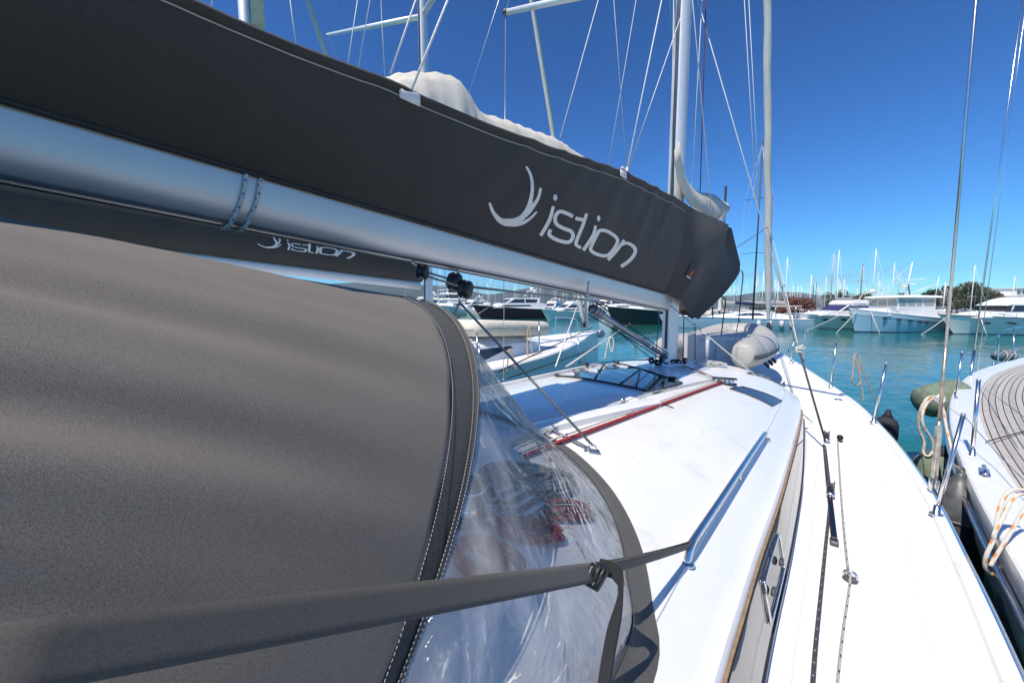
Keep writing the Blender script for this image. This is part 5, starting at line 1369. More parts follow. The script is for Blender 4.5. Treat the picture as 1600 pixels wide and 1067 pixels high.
for i, (nm, G) in enumerate(zip(names, LOGO)):
    m = MB(); m.grid([[lnb(p)+np.array([.001*(i % 4), 0, 0]) for p in r] for r in G]); m.build(nm, CLOTHWHITE, lc)
# further yachts to the left: only their masts and stays show above the boom
for i, (px0, px1, X0, lab) in enumerate(((385, 386, -13.5, 'tall grey mast of a second yacht at upper left above the sail cover'),)):
    p = at(px0, 40, X=X0); o = thing('mast', lab, 'mast', (X0, p[1], 1.5))
    MB().tube([(X0, p[1], 1.5), (X0, p[1], 22)], .20, 14).build('spar', ALU, o)
    MB().tube([(X0+.32, p[1]+.25, p[2]-.0), (X0+.32, p[1]+.25, 22)], .19, 14).build('rolled_sail', SAILCLOTH, o)
p0 = at(480, 0, X=-13.5); p1 = at(511, 92, X=-13.5); dv = p1-p0
tag(MB().tube([p0-dv*.8, p1, p1+dv*1.2], .085, 10).build('furled_headsail', SAILCLOTH, None), 'cream rolled headsail slanting at upper left between two masts', 'furled sail')
for i, (x0, y0, x1, y1, lab) in enumerate(((565, 0, 540, 103, 'thin stay just right of the slanting cream headsail'), (585, 0, 556, 110, 'thin stay left of the big spreader mast, leaning right'), (593, 0, 602, 113, 'thin stay left of the big spreader mast, leaning left'), (448, 0, 466, 75, 'thin stay left of the slanting cream headsail'), (338, 0, 325, 20, 'thin stay at the very upper left, right of a pair'), (314, 0, 302, 10, 'thin stay at the very upper left, left of a pair'))):
    line('stay', [at(x0, y0-40, X=-7.0), at(x1, y1+20, X=-7.0)], .012, WIREWHITE, lab, 'wire', 'stays of the yachts on our left')

# ================================================================== far side of the harbour
FH = np.array([-math.sin(YAW), math.cos(YAW), 0.0])
def far(px_, D, z=0.0):
    p = np.array([CAM[0], CAM[1], 0.0])+FH*D+RT*((px_-800)/FPX*D*math.cos(PITCH)); p[2] = z; return p
def heading(rr, ff):   # unit vector from components right / away in the view
    v = RT*rr+FH*ff; return v/np.linalg.norm(v)
class Frame:
    """local frame of a boat: x to the bow, y to its port side, z up"""
    def __init__(s, o, h): s.o = np.array(o, float); s.h = np.array(h, float); s.l = np.array([-h[1], h[0], 0.0])
    def __call__(s, x, y, z): return s.o+s.h*x+s.l*y+np.array([0, 0, z])
    def pts(s, P): return [s(*p) for p in P]
def hullform(fr, L, B, F0, F1, mat, parent, rake=1.6, flare=.35, boot=None, stripe=None):
    n = 26; G = []
    for i in range(n):
        t = i/(n-1); x = -L/2+L*t
        b = B/2*(1-max(0, (t-.35)/.65)**2.6)*(.92+.08*min(1, t/.3)); b = max(b, .02)
        zd = lerp(F0, F1, t**1.7)
        row = []
        for j in range(9):
            u = j/8; f = 1-flare*u*(.35+.65*t)-.10*u*u
            row.append(fr(x-rake*u*t**2.2, b*f, lerp(zd, -.15, u)))
        G.append(row)
    G2 = []
    for i in range(n):
        t = i/(n-1); x = -L/2+L*t
        b = B/2*(1-max(0, (t-.35)/.65)**2.6)*(.92+.08*min(1, t/.3)); b = max(b, .02); zd = lerp(F0, F1, t**1.7); row = []
        for j in range(9):
            u = j/8; f = 1-flare*u*(.35+.65*t)-.10*u*u; row.append(fr(x-rake*u*t**2.2, -b*f, lerp(zd, -.15, u)))
        G2.append(row)
    m = MB(); m.grid(G, flip=True); m.grid(G2)
    m.add(G[0]+G2[0][::-1], [tuple(range(18))])
    h = m.build('hull', mat, parent); sharp(h, 60)
    m = MB(); m.grid([[lerp(G[i][0], G2[i][0], k/4)+np.array([0, 0, -.03+.06*(1-(k/2-1)**2)]) for k in range(5)] for i in range(n)]); m.build('deck', CREAM, parent)
    m = MB(); m.tube([G[i][0]+np.array([0, 0, .0]) for i in range(n)], .06, 6); m.tube([G2[i][0] for i in range(n)], .06, 6); m.build('gunwale', stripe or CREAM, parent)
    if boot:
        m = MB()
        for GG in (G, G2):
            m.grid([[lerp(GG[i][7], GG[i][8], k)+(GG[i][7]-(GG[i][7]+G[i][7]+G2[i][7]-GG[i][7])/2)*.012 for k in (.2, 1.0)] for i in range(n)])
        m.build('boot_top', boot, parent)
    return G, G2
def house(fr, prof, w0, w1, mat, name, parent, yoff=0, bev=.0):
    """superstructure from a side profile (x,z); w0/w1 half widths at the bottom / top"""
    zs = [p[1] for p in prof]; z0, z1 = min(zs), max(zs)
    wz = lambda z: lerp(w0, w1, (z-z0)/max(.01, z1-z0))
    n = len(prof); V = [fr(x, yoff+wz(z), z) for x, z in prof]+[fr(x, yoff-wz(z), z) for x, z in prof]
    Fc = [tuple(range(n)), tuple(range(2*n-1, n-1, -1))]+[(i, n+i, n+(i+1) % n, (i+1) % n) for i in range(n)]
    m = MB(); m.add(V, Fc); o = m.build(name, mat, parent, False)
    bm = bmesh.new(); bm.from_mesh(o.data); bmesh.ops.recalc_face_normals(bm, faces=bm.faces)
    if bev: bmesh.ops.bevel(bm, geom=bm.edges[:], offset=bev, segments=2, affect='EDGES')
    bm.to_mesh(o.data); bm.free()
    return o, wz
def window(fr, poly, wz, mat, parent, sides=(1, -1), off=.02, name='window'):
    for sg in sides:
        m = MB(); m.add([fr(x, sg*(wz(z)+off), z) for x, z in poly]+[fr(x, sg*(wz(z)-.05), z) for x, z in poly], [tuple(range(len(poly)))]+[(i, (i+1) % len(poly), len(poly)+(i+1) % len(poly), len(poly)+i) for i in range(len(poly))]); m.build(name, mat, parent, False)
def fwin(fr, x0, z0, x1, z1, y0, y1, mat, parent, off=.03, name='windscreen'):
    """pane on the sloping front between (x0,z0) low and (x1,z1) high"""
    d = np.array([z1-z0, 0, -(x1-x0)]); d = d/np.linalg.norm(d)*off
    m = MB(); m.add([fr(x0+d[0], y0, z0+d[2]), fr(x0+d[0], y1, z0+d[2]), fr(x1+d[0], y1*.96, z1+d[2]), fr(x1+d[0], y0*.96, z1+d[2])], [(0, 1, 2, 3)]); m.build(name, mat, parent, False)
def rail(fr, G, G2, i0, i1, h, parent, n=7, mat=STEEL):
    m = MB()
    for GG in (G, G2):
        pts = [GG[i][0]+np.array([0, 0, h])+(np.mean([G[i][0], G2[i][0]], 0)-GG[i][0])*.05 for i in range(i0, i1+1)]
        m.tube(pts, .022, 6)
        for k in range(n):
            i = int(round(lerp(i0, i1, k/(n-1)))); b = GG[i][0]+(np.mean([G[i][0], G2[i][0]], 0)-GG[i][0])*.05; m.tube([b, b+np.array([0, 0, h])], .018, 6)
    return m.build('bow_rail', mat, parent)
def moor(fr, x, y, z, dx, dy, label, r=.035):
    a = fr(x, y, z); b = fr(x+dx, y+dy, -.1); line('mooring_line', [a, lerp(a, b, .5)-np.array([0, 0, .06]), b], r, R_WHITE, label, 'rope', 'mooring lines')

# --- flybridge motor yacht with a navy windscreen cover
h = heading(-1, -.02); fr = Frame(far(1316, 50), h)
A = thing('motor_yacht', 'white flybridge motor yacht with navy windscreen cover, left of the blue trawler', 'motor yacht', tuple(fr(0, 0, 0)), 'motor yachts at the far quay')
G, G2 = hullform(fr, 14, 4.4, 1.55, 2.15, CREAM, A, 1.8, .6)
o, wz = house(fr, [(-5.2, 1.5), (4.4, 1.8), (3.4, 2.25), (.9, 2.55), (-5.2, 2.5)], 1.9, 1.7, CREAM, 'cabin', A, bev=.08)
o, wz2 = house(fr, [(-4.5, 2.3), (1.9, 2.3), (.4, 3.25), (-4.5, 3.3)], 1.72, 1.5, CREAM, 'saloon', A, bev=.06)
fwin(fr, 1.86, 2.38, .62, 3.12, -1.5, 1.5, NAVY, A, .05, 'windscreen_cover')
window(fr, [(1.55, 2.45), (.45, 3.1), (-2.2, 3.1), (-2.2, 2.5)], wz2, NAVY, A)
window(fr, [(-2.4, 2.5), (-2.4, 3.1), (-4.2, 3.1), (-4.2, 2.5)], wz2, FARGLASS, A)
o, wz3 = house(fr, [(-5.0, 3.3), (.6, 3.25), (.2, 3.75), (-.6, 3.85), (-5.0, 3.75)], 1.6, 1.45, CREAM, 'flybridge', A, bev=.06)
m = MB(); m.grid([[fr(x, y, z) for y in (-1.3, 0, 1.3)] for x, z in ((.15, 3.75), (-.3, 4.15))]); m.build('wind_deflector', FARGLASSLT, A)
m = MB(); 
for sg in (-1, 1): m.tube(fr.pts([(-3.4, sg*1.4, 3.75), (-3.9, sg*1.3, 4.7), (-3.9, 0, 4.8)]), .06, 8)
m.build('radar_arch', CREAM, A)
MB().lathe([(.3, 0), (.36, .15), (.3, .35), (.1, .42)], fr(-3.9, 0, 4.8), 14).build('radar_dome', CREAM, A)
for xx in (1.0, 3.0): window(fr, [(xx, 1.15), (xx+.7, 1.2), (xx+.6, 1.42), (xx, 1.38)], lambda z, xx=xx: 2.2*(1-max(0, ((xx+7.3)/14-.35)/.65)**2.6)*(1-.42*(1.9-z)/2.0*(.35+.65*(xx+7.3)/14)), FARGLASS, A, name='hull_window')
rail(fr, G, G2, 14, 25, .6, A)
moor(fr, 6.7, .2, 2.0, 3.5, 1.0, 'pale mooring line from the bow of the navy covered motor yacht')
moor(fr, 5.5, .9, 1.9, 1.0, 1.8, 'pale mooring line falling from the side of the navy covered motor yacht')

# --- trawler with light blue hull
BLUEH = simple('light_blue_hull', (.33, .50, .62), .22, var=.03)
h = heading(-.98, -.16); fr = Frame(far(1402, 45), h)
A = thing('trawler', 'trawler yacht with pale blue hull, white wheelhouse and signal mast', 'trawler', tuple(fr(0, 0, 0)), 'motor yachts at the far quay')
G, G2 = hullform(fr, 13.5, 4.6, 1.55, 2.75, BLUEH, A, 1.1, .30, ANTIFOUL)
m = MB()
for GG, sg in ((G, 1), (G2, -1)): m.grid([[GG[i][0]+(GG[i][0]-GG[i][2])*0+fr.l*sg*.03, lerp(GG[i][0], GG[i][2], .9)+fr.l*sg*.03] for i in range(26)])
m.build('bulwark', simple('pale_blue_bulwark', (.60, .68, .74), .3, var=.03), A)
o, wz = house(fr, [(-4.6, 1.5), (3.4, 1.9), (3.3, 2.75), (2.9, 2.8), (-4.6, 2.6)], 1.75, 1.65, CREAM, 'trunk_cabin', A, bev=.06)
o, wz2 = house(fr, [(-3.2, 2.5), (2.0, 2.7), (2.25, 3.95), (-3.2, 3.95)], 1.62, 1.55, CREAM, 'wheelhouse', A, bev=.05)
o, _ = house(fr, [(-3.9, 3.97), (2.75, 3.97), (2.4, 4.15), (.5, 4.32), (-3.9, 4.22)], 1.85, 1.5, CREAM, 'roof', A, bev=.05)
for y0, y1 in ((-1.45, -.55), (-.45, .45), (.55, 1.45)): fwin(fr, 2.06, 3.02, 2.22, 3.82, y0, y1, FARGLASSLT, A, .03)
for x0, x1 in ((1.0, 1.95), (-.25, .8), (-1.2, -.45), (-2.9, -1.5)): window(fr, [(x0, 3.05), (x1, 3.05), (x1+.08, 3.8), (x0, 3.8)], wz2, FARGLASSLT, A)
for x0 in (3.6, 2.2, .9, -.3, -1.2):
    tt_ = (x0+6.75)/13.5; zz = lerp(1.55, 2.75, tt_**1.7)-.62
    bb_ = 2.3*(1-max(0, (tt_-.35)/.65)**2.6)
    for sg in (1, -1):
        m = MB(); m.box(fr(x0, sg*(bb_*(1-.30*.25*(.35+.65*tt_))+.02), zz), (.5, .12, .26), math.atan2(h[1], h[0])-sg*.18*max(0, tt_-.3), .03); m.build('porthole', FARGLASS, A)
mm_ = MB(); mm_.tube(fr.pts([(-1.0, 0, 4.2), (-1.6, 0, 8.2)]), [.10, .06], 8); ms = mm_.build('signal_mast', CREAM, A)
m = MB(); m.tube(fr.pts([(-1.3, -1.7, 6.1), (-1.3, 1.7, 6.1)]), .045, 6); m.tube(fr.pts([(-1.2, -.9, 5.6), (-1.2, .9, 5.6)]), .06, 6); m.build('crosstree', CREAM, ms)
MB().lathe([(.1, 0), (.3, .05), (.3, .2), (.1, .25)], fr(-.8, 0, 5.2), 12).build('radar_dome', CREAM, ms)
m = MB(); m.tube(fr.pts([(-1.6, 0, 8.0), (4.6, 0, 3.0)]), .02, 5); m.tube(fr.pts([(-3.6, 1.2, 4.2), (-3.8, 1.2, 6.4)]), .045, 6); m.tube(fr.pts([(-3.8, 1.2, 5.6), (-1.2, 0, 4.4)]), .06, 6); m.tube(fr.pts([(1.6, -1.2, 4.2), (1.4, -1.25, 7.2)]), .02, 5); m.build('aerial', CREAM, A)
m = MB(); m.tube(fr.pts([(-1.0, .2, 5.6), (-1.4, .2, 4.3)]), .07, 6); m.build('furled_flag', NAVY, A)
m = MB(); m.box(fr(-4.4, 0, 2.95), (2.2, 2.8, .08), math.atan2(h[1], h[0]), .02); m.build('aft_awning', CREAM, A)
MB().lathe([(.05, -.3), (.28, -.2), (.34, 0), (.28, .2), (.05, .3)], fr(-4.6, 2.3, .95), 14).build('ball_fender', CREAM, A)
rail(fr, G, G2, 15, 25, .55, A, 6)
moor(fr, 6.2, .4, 2.4, 3.2, .5, 'pale mooring line slanting from the trawler bow into the water'); moor(fr, 5.0, 1.0, 2.4, .6, 1.6, 'pale mooring line hanging steeply from the trawler side')
moor(fr, 6.7, 0, 2.5, 3.6, -2.2, 'long pale mooring line left of the trawler bow')

# --- sport cruiser at the right edge
h = heading(-.98, .12); fr = Frame(far(1570, 41), h)
A = thing('motor_yacht', 'white motor cruiser with dark windows and big satellite dome at the right edge', 'motor yacht', tuple(fr(0, 0, 0)), 'motor yachts at the far quay')
G, G2 = hullform(fr, 12.5, 4.2, 1.65, 2.1, CREAM, A, 1.8, .6, ANTIFOUL, DARKGREY)
o, wz = house(fr, [(-5.6, 1.6), (4.2, 1.75), (2.6, 2.35), (1.3, 2.5), (-5.6, 2.5)], 1.75, 1.5, CREAM, 'cabin', A, bev=.10)
o, wz2 = house(fr, [(-4.6, 2.45), (1.4, 2.45), (.9, 3.05), (-4.9, 3.05)], 1.5, 1.42, SMOKED, 'window_band', A)
o, wz3 = house(fr, [(-5.2, 3.06), (1.5, 3.06), (.2, 3.75), (-.8, 4.0), (-4.6, 4.0), (-5.2, 3.7)], 1.6, 1.25, CREAM, 'flybridge', A, bev=.10)
for xx in (.9, -.9, -2.7, -4.4):
    for sg in (1, -1): MB().tube(fr.pts([(xx, sg*1.52, 2.42), (xx-.25, sg*1.47, 3.08)]), .05, 6).build('window_post', CREAM, A)
mp_ = MB(); mp_.tube(fr.pts([(-2.6, 0, 3.95), (-2.6, 0, 5.2)]), [.22, .15], 10); st_ = mp_.build('dome_post', DARKGREY, A)
MB().lathe([(.45, 0), (.62, .18), (.70, .55), (.66, .85), (.45, 1.1), (.1, 1.2)], fr(-2.6, 0, 5.15), 22).build('satellite_dome', CREAM, st_)
m = MB(); m.tube(fr.pts([(-3.4, -.6, 4.0), (-3.6, -.7, 6.6)]), .05, 6); m.tube(fr.pts([(-.9, .9, 4.0), (-1.9, .9, 6.4)]), .03, 5); m.build('aerial', CREAM, A)
m = MB()
for sg in (1, -1): m.tube(fr.pts([(-4.6, sg*1.4, 2.4), (-5.6, sg*1.4, 3.9), (-5.8, sg*1.4, 4.6)]), .09, 8)
m.tube(fr.pts([(-5.8, -1.4, 4.6), (-5.8, 1.4, 4.6)]), .09, 8); m.build('radar_arch', CREAM, A)
for xx in (2.6, .6): window(fr, [(xx, 1.1), (xx+.9, 1.25), (xx+.7, 1.35), (xx-.1, 1.25)], lambda z, xx=xx: 2.1*(1-max(0, ((xx+6.6)/12.5-.35)/.65)**2.6)*(1-.42*(1.85-z)/2.0*(.35+.65*(xx+6.6)/12.5))+.02, FARGLASS, A, name='hull_window')
rail(fr, G, G2, 14, 25, .6, A)
moor(fr, 5.8, .5, 1.9, 3.5, 1.2, 'pale mooring line from the bow of the cruiser with the satellite dome'); moor(fr, 3.6, 1.5, 1.8, -.1, .7, 'white line hanging down the side of the cruiser with the satellite dome', .05)
for x_, y_ in ((4.2, 1.35), (1.4, 2.0)):
    pass

# --- long blue sailing yacht across the basin
BLUE2 = simple('steel_blue_hull', (.30, .45, .56), .2, var=.03)
h = heading(-.93, .32); fr = Frame(far(1140, 52), h)
A = thing('sailing_yacht', 'long steel blue sailing yacht with grey boom cover behind our bow', 'sailing yacht', tuple(fr(0, 0, 0)), 'sailing yachts at the far quay')
G, G2 = hullform(fr, 18, 4.6, 1.35, 1.75, BLUE2, A, 1.0, .2, ANTIFOUL)
o, wz = house(fr, [(-7, 1.3), (3.5, 1.5), (1.5, 1.85), (-1.5, 2.25), (-3.2, 2.3), (-7, 1.9)], 1.5, 1.1, CREAM, 'cabin', A, bev=.08)
window(fr, [(-.4, 1.75), (-1.6, 2.1), (-3.3, 2.12), (-4.0, 1.8)], wz, FARGLASS, A)
m = MB(); m.tube(fr.pts([(1.2, 0, 1.6), (1.2, 0, 19)]), .14, 10); mz = m.build('mast', BLACK, A)
m = MB(); m.grid([[fr(x, .28*math.cos(a), 3.4+.30*math.sin(a)+.05*math.sin(x*2)) for a in np.linspace(0, 2*math.pi, 13)[:-1]] for x in np.linspace(.9, -6.4, 16)], closeu=True); m.build('boom_cover', simple('grey_boom_cover', (.33, .32, .31), .8, var=.15, nscale=3), A)
m = MB(); m.grid([[fr(1.2+.22*math.cos(a), .22*math.sin(a), z) for a in np.linspace(0, 2*math.pi, 13)[:-1]] for z in (2.4, 3, 3.6, 4.2)], closeu=True); m.build('mast_cover', SAILCLOTH, A)
m = MB(); m.box(fr(-6.2, 0, 3.0), (3.2, 3.2, .10), math.atan2(h[1], h[0]), .03); m.build('bimini', CREAM, A)
m = MB(); m.box(fr(-3.8, 0, 2.75), (2.6, 2.4, .5), math.atan2(h[1], h[0]), .2); m.build('sprayhood', COVER, A)
m = MB()
for sg in (1, -1):
    for xx in (-5, -7.2): m.tube(fr.pts([(xx, sg*1.5, 1.5), (xx, sg*1.5, 3.0)]), .03, 6)
m.build('bimini_post', STEEL, A)
rail(fr, G, G2, 2, 25, .55, A, 10)
m = MB(); m.grid([[fr(x, y, z) for y in (2.02, 2.05)] for x, z in ((-3.6, .35), (-3.6, 1.15))]); 
for xx in (-3.0, -4.2, -5.5, -6.6):
    tt_ = (xx+9)/18
    m = MB(); m.lathe([(.06, -.45), (.22, -.38), (.25, 0), (.22, .38), (.06, .45)], fr(xx, 2.32, .75), 12); m.build('fender', simple('white_fender_%d' % int(-xx*10), (.62, .60, .55), .5), A)
dg = thing('inflatable_dinghy', 'pale dinghy on the foredeck of the steel blue sailing yacht', 'inflatable dinghy', tuple(fr(3.6, 0, 1.6)))
MB().tube(catmull(fr.pts([(2.3, .6, 2.05), (4.2, .6, 2.05), (5.2, .3, 2.1), (5.4, 0, 2.12), (5.2, -.3, 2.1), (4.2, -.6, 2.05), (2.3, -.6, 2.05)]), 5), .28, 12).build('tube', SAILCLOTH, dg)
m = MB(); m.grid([[fr(x, y, 2.25) for y in (-.6, 0, .6)] for x in (2.3, 3.5, 4.9)]); m.build('cover', SAILCLOTH, dg)

# --- generic far yachts for the left side
def motoryacht(px_, D, rr, ff, L, label, hullm=CREAM, glassm=FARGLASS, fb=True, H=1.0, boot=None, arch=True):
    h = heading(rr, ff); fr = Frame(far(px_, D), h); s = L/15
    A = thing('motor_yacht', label, 'motor yacht', tuple(fr(0, 0, 0)), 'motor yachts across the basin')
    G, G2 = hullform(fr, L, 4.5*s, 1.6*s*H, 2.4*s*H, hullm, A, 1.8*s, .35, boot)
    z = 1.6*s*H
    o, wz = house(fr, [(-5.6*s, z), (4.4*s, z+.25*s), (2.2*s, z+.95*s), (-5.6*s, z+1.0*s)], 1.9*s, 1.7*s, CREAM, 'cabin', A, bev=.05)
    o, wz2 = house(fr, [(-4.6*s, z+.95*s), (2.3*s, z+.9*s), (.3*s, z+1.9*s), (-4.9*s, z+1.95*s)], 1.7*s, 1.4*s, CREAM, 'saloon', A, bev=.05)
    window(fr, [(1.5*s, z+1.1*s), (.3*s, z+1.72*s), (-1.6*s, z+1.75*s), (-1.6*s, z+1.1*s)], wz2, glassm, A); window(fr, [(-1.8*s, z+1.1*s), (-1.8*s, z+1.75*s), (-4.3*s, z+1.7*s), (-4.0*s, z+1.15*s)], wz2, glassm, A)
    window(fr, [(3.0*s, z+.40*s), (2.2*s, z+.72*s), (-2.5*s, z+.75*s), (-3.0*s, z+.5*s)], wz, glassm, A)
    fwin(fr, 2.05*s, z+1.05*s, .75*s, z+1.72*s, -1.2*s, 1.2*s, glassm, A, .04)
    if fb:
        house(fr, [(-4.8*s, z+1.96*s), (.2*s, z+1.96*s), (-.4*s, z+2.5*s), (-4.8*s, z+2.4*s)], 1.45*s, 1.3*s, CREAM, 'flybridge', A, bev=.05)
    if arch:
        m = MB()
        for sg in (1, -1): m.tube(fr.pts([(-3.2*s, sg*1.3*s, z+2.3*s), (-4.0*s, sg*1.2*s, z+3.3*s)]), .09*s, 6)
        m.tube(fr.pts([(-4.0*s, -1.2*s, z+3.3*s), (-4.0*s, 1.2*s, z+3.3*s)]), .09*s, 6); m.build('radar_arch', CREAM, A)
        MB().lathe([(.3*s, 0), (.42*s, .25*s), (.2*s, .5*s)], fr(-4.0*s, 0, z+3.35*s), 12).build('radar_dome', CREAM, A)
    rail(fr, G, G2, 14, 25, .7*s, A, 6)
    return A, fr
MAROON = simple('maroon_hull', (.10, .015, .025), .2); BLACKH = simple('black_hull', (.02, .022, .03), .15)
motoryacht(800, 92, -.85, -.45, 21, 'maroon hulled motor yacht with sweeping dark windows across the basin', MAROON, boot=ANTIFOUL, fb=False)
motoryacht(888, 86, -.85, -.5, 15, 'white flybridge motor yacht with row of dark windows just left of the kicker end', CREAM)
motoryacht(775, 104, -.7, -.7, 14, 'white motor yacht behind the bow of the maroon hulled one', CREAM)
motoryacht(735, 150, -.6, -.8, 20, 'white motor yacht in the far row below the mainsheet block', CREAM)
motoryacht(862, 125, -.4, -.9, 17, 'white flybridge yacht in the far row behind the maroon hulled one')
motoryacht(940, 118, -.5, -.8, 18, 'white motor yacht in the far row above the kicker end')
motoryacht(990, 100, .5, -.8, 20, 'white flybridge yacht behind the black hull left of our mast')
motoryacht(1085, 92, -.5, -.8, 16, 'white motor yacht behind the steel blue yacht near our mast')
motoryacht(655, 150, -.8, -.6, 24, 'white motor yacht at the left end of the far row', CREAM)
motoryacht(822, 150, -.5, -.8, 18, 'white motor yacht farthest back between the shroud and the maroon yacht')
motoryacht(700, 128, -.9, -.4, 17, 'white motor yacht below the superyacht at the far left', CREAM)
motoryacht(760, 132, .3, -.9, 15, 'white motor yacht with dark windows right of the mainsheet fall', CREAM)
motoryacht(915, 140, .3, -.9, 16, 'white motor yacht in the far row behind the strop')
motoryacht(1040, 120, -.9, -.3, 15, 'white motor yacht in the far row behind our mast')
# black hulled gulet left of our mast
h = heading(-.9, -.45); fr = Frame(far(1010, 64), h)
A = thing('gulet', 'black hulled sailing ship with white cabin just left of our mast', 'gulet', tuple(fr(0, 0, 0)))
G, G2 = hullform(fr, 17, 5, 2.0, 3.0, BLACKH, A, 1.5, .25, simple('red_boot_top', (.20, .03, .03), .4))
house(fr, [(-6, 1.9), (2.5, 2.2), (2.3, 3.0), (-6, 2.9)], 1.8, 1.7, CREAM, 'deckhouse', A, bev=.05)
m = MB(); m.tube(fr.pts([(2, 0, 2), (2, 0, 18)]), .15, 8); m.build('mast', WOODM, A)
m = MB(); m.tube(fr.pts([(8, 0, 2.9), (10.8, 0, 3.5)]), [.14, .08], 8); m.build('bowsprit', WOODM, A)
# superyacht far left
h = heading(.45, -.9); fr = Frame(far(706, 165), h)
A = thing('superyacht', 'tall white superyacht with stacked decks and domes far behind the mainsheet block', 'superyacht', tuple(fr(0, 0, 0)))
hullform(fr, 36, 8, 3.0, 4.6, CREAM, A, 3, .3)
for (x0, x1, z0, z1, w_) in ((-14, 7, 3, 5.6, 3.5), (-12, 4, 5.6, 8.0, 3.2), (-9, 1, 8.0, 10.0, 2.6)):
    o, wz = house(fr, [(x0, z0), (x1+1.5, z0), (x1, z1), (x0, z1)], w_, w_-.3, CREAM, 'deck_house', A, bev=.1)
    window(fr, [(x0+1, z0+.9), (x1+.2, z0+.9), (x1-.3, z1-.5), (x0+1, z1-.5)], wz, FARGLASS, A)
    fwin(fr, x1+1.1, z0+.7, x1+.35, z1-.4, -w_*.8, w_*.8, FARGLASS, A, .1)
    house(fr, [(x0-1.5, z1), (x1+.8, z1), (x1+.4, z1+.25), (x0-1.5, z1+.25)], w_+.25, w_+.2, CREAM, 'deck_edge', A)
m = MB(); m.tube(fr.pts([(-4, 0, 10), (-5, 0, 14.5)]), [.5, .2], 8); m.tube(fr.pts([(-4.5, -2, 12.2), (-4.5, 2, 12.2)]), .12, 6); m.build('mast', CREAM, A)
for y in (-1.9, 1.9): MB().lathe([(.5, 0), (.8, .4), (.8, .9), (.3, 1.4)], fr(-4.5, y, 12.2), 14).build('dome', CREAM, A)

# ================================================================== forest of masts: far sailing boats
rn = random.Random(12)
def sailboat(px_, D, Hm, mat, label, rr=None, cover=None, stays=True, hull=True):
    h = heading(rn.uniform(-.5, .5), -1) if rr is None else heading(*rr); fr = Frame(far(px_, D), h); s = Hm/16
    A = thing('sailing_boat', label, 'sailing boat', tuple(fr(0, 0, 0)), 'sailing boats at the far quays')
    if hull:
        hullform(fr, 11.5*s, 3.6*s, 1.1*s, 1.4*s, CREAM, A, .9*s, .22)
        house(fr, [(-3*s, 1.05*s), (2.4*s, 1.2*s), (1.4*s, 1.7*s), (-3*s, 1.75*s)], 1.15*s, .95*s, CREAM, 'cabin', A)
    m = MB(); m.tube(fr.pts([(.8*s, 0, 1.2*s), (.7*s, 0, Hm)]), [.10*max(1, D/150), .06*max(1, D/150)], 7); k = m.build('mast', mat, A)
    for z in (.42, .70): MB().tube(fr.pts([(.7*s, -1.1*s, Hm*z), (.75*s, 0, Hm*z+.15), (.7*s, 1.1*s, Hm*z)]), .03*max(1, D/130), 5).build('spreader', mat, k)
    m = MB(); m.tube(fr.pts([(.6*s, 0, 2.5*s), (-3.6*s, 0, 2.6*s)]), .16*s, 8); m.build('boom', cover or SAILCLOTH, A)
    if stays:
        m = MB(); w_ = .010*max(1, D/90)
        m.tube(fr.pts([(5.4*s, 0, 1.4*s), (.7*s, 0, Hm*.97)]), w_*2.0, 5); m.tube(fr.pts([(-5.4*s, 0, 1.2*s), (.7*s, 0, Hm)]), w_, 4)
        for sg in (1, -1): m.tube(fr.pts([(.5*s, sg*1.5*s, 1.2*s), (.7*s, sg*1.1*s, Hm*.42), (.7*s, sg*1.1*s, Hm*.70), (.7*s, 0, Hm*.98)]), w_, 4)
        m.build('stays', WIREWHITE, A)
    return A
def masth(px_, D, ytop): return 3.05+(HZ-ytop)/FPX*D
DKM = simple('far_mast_dark', (.05, .05, .055), .5); GRM = simple('far_mast_grey', (.42, .43, .44), .4, .3)
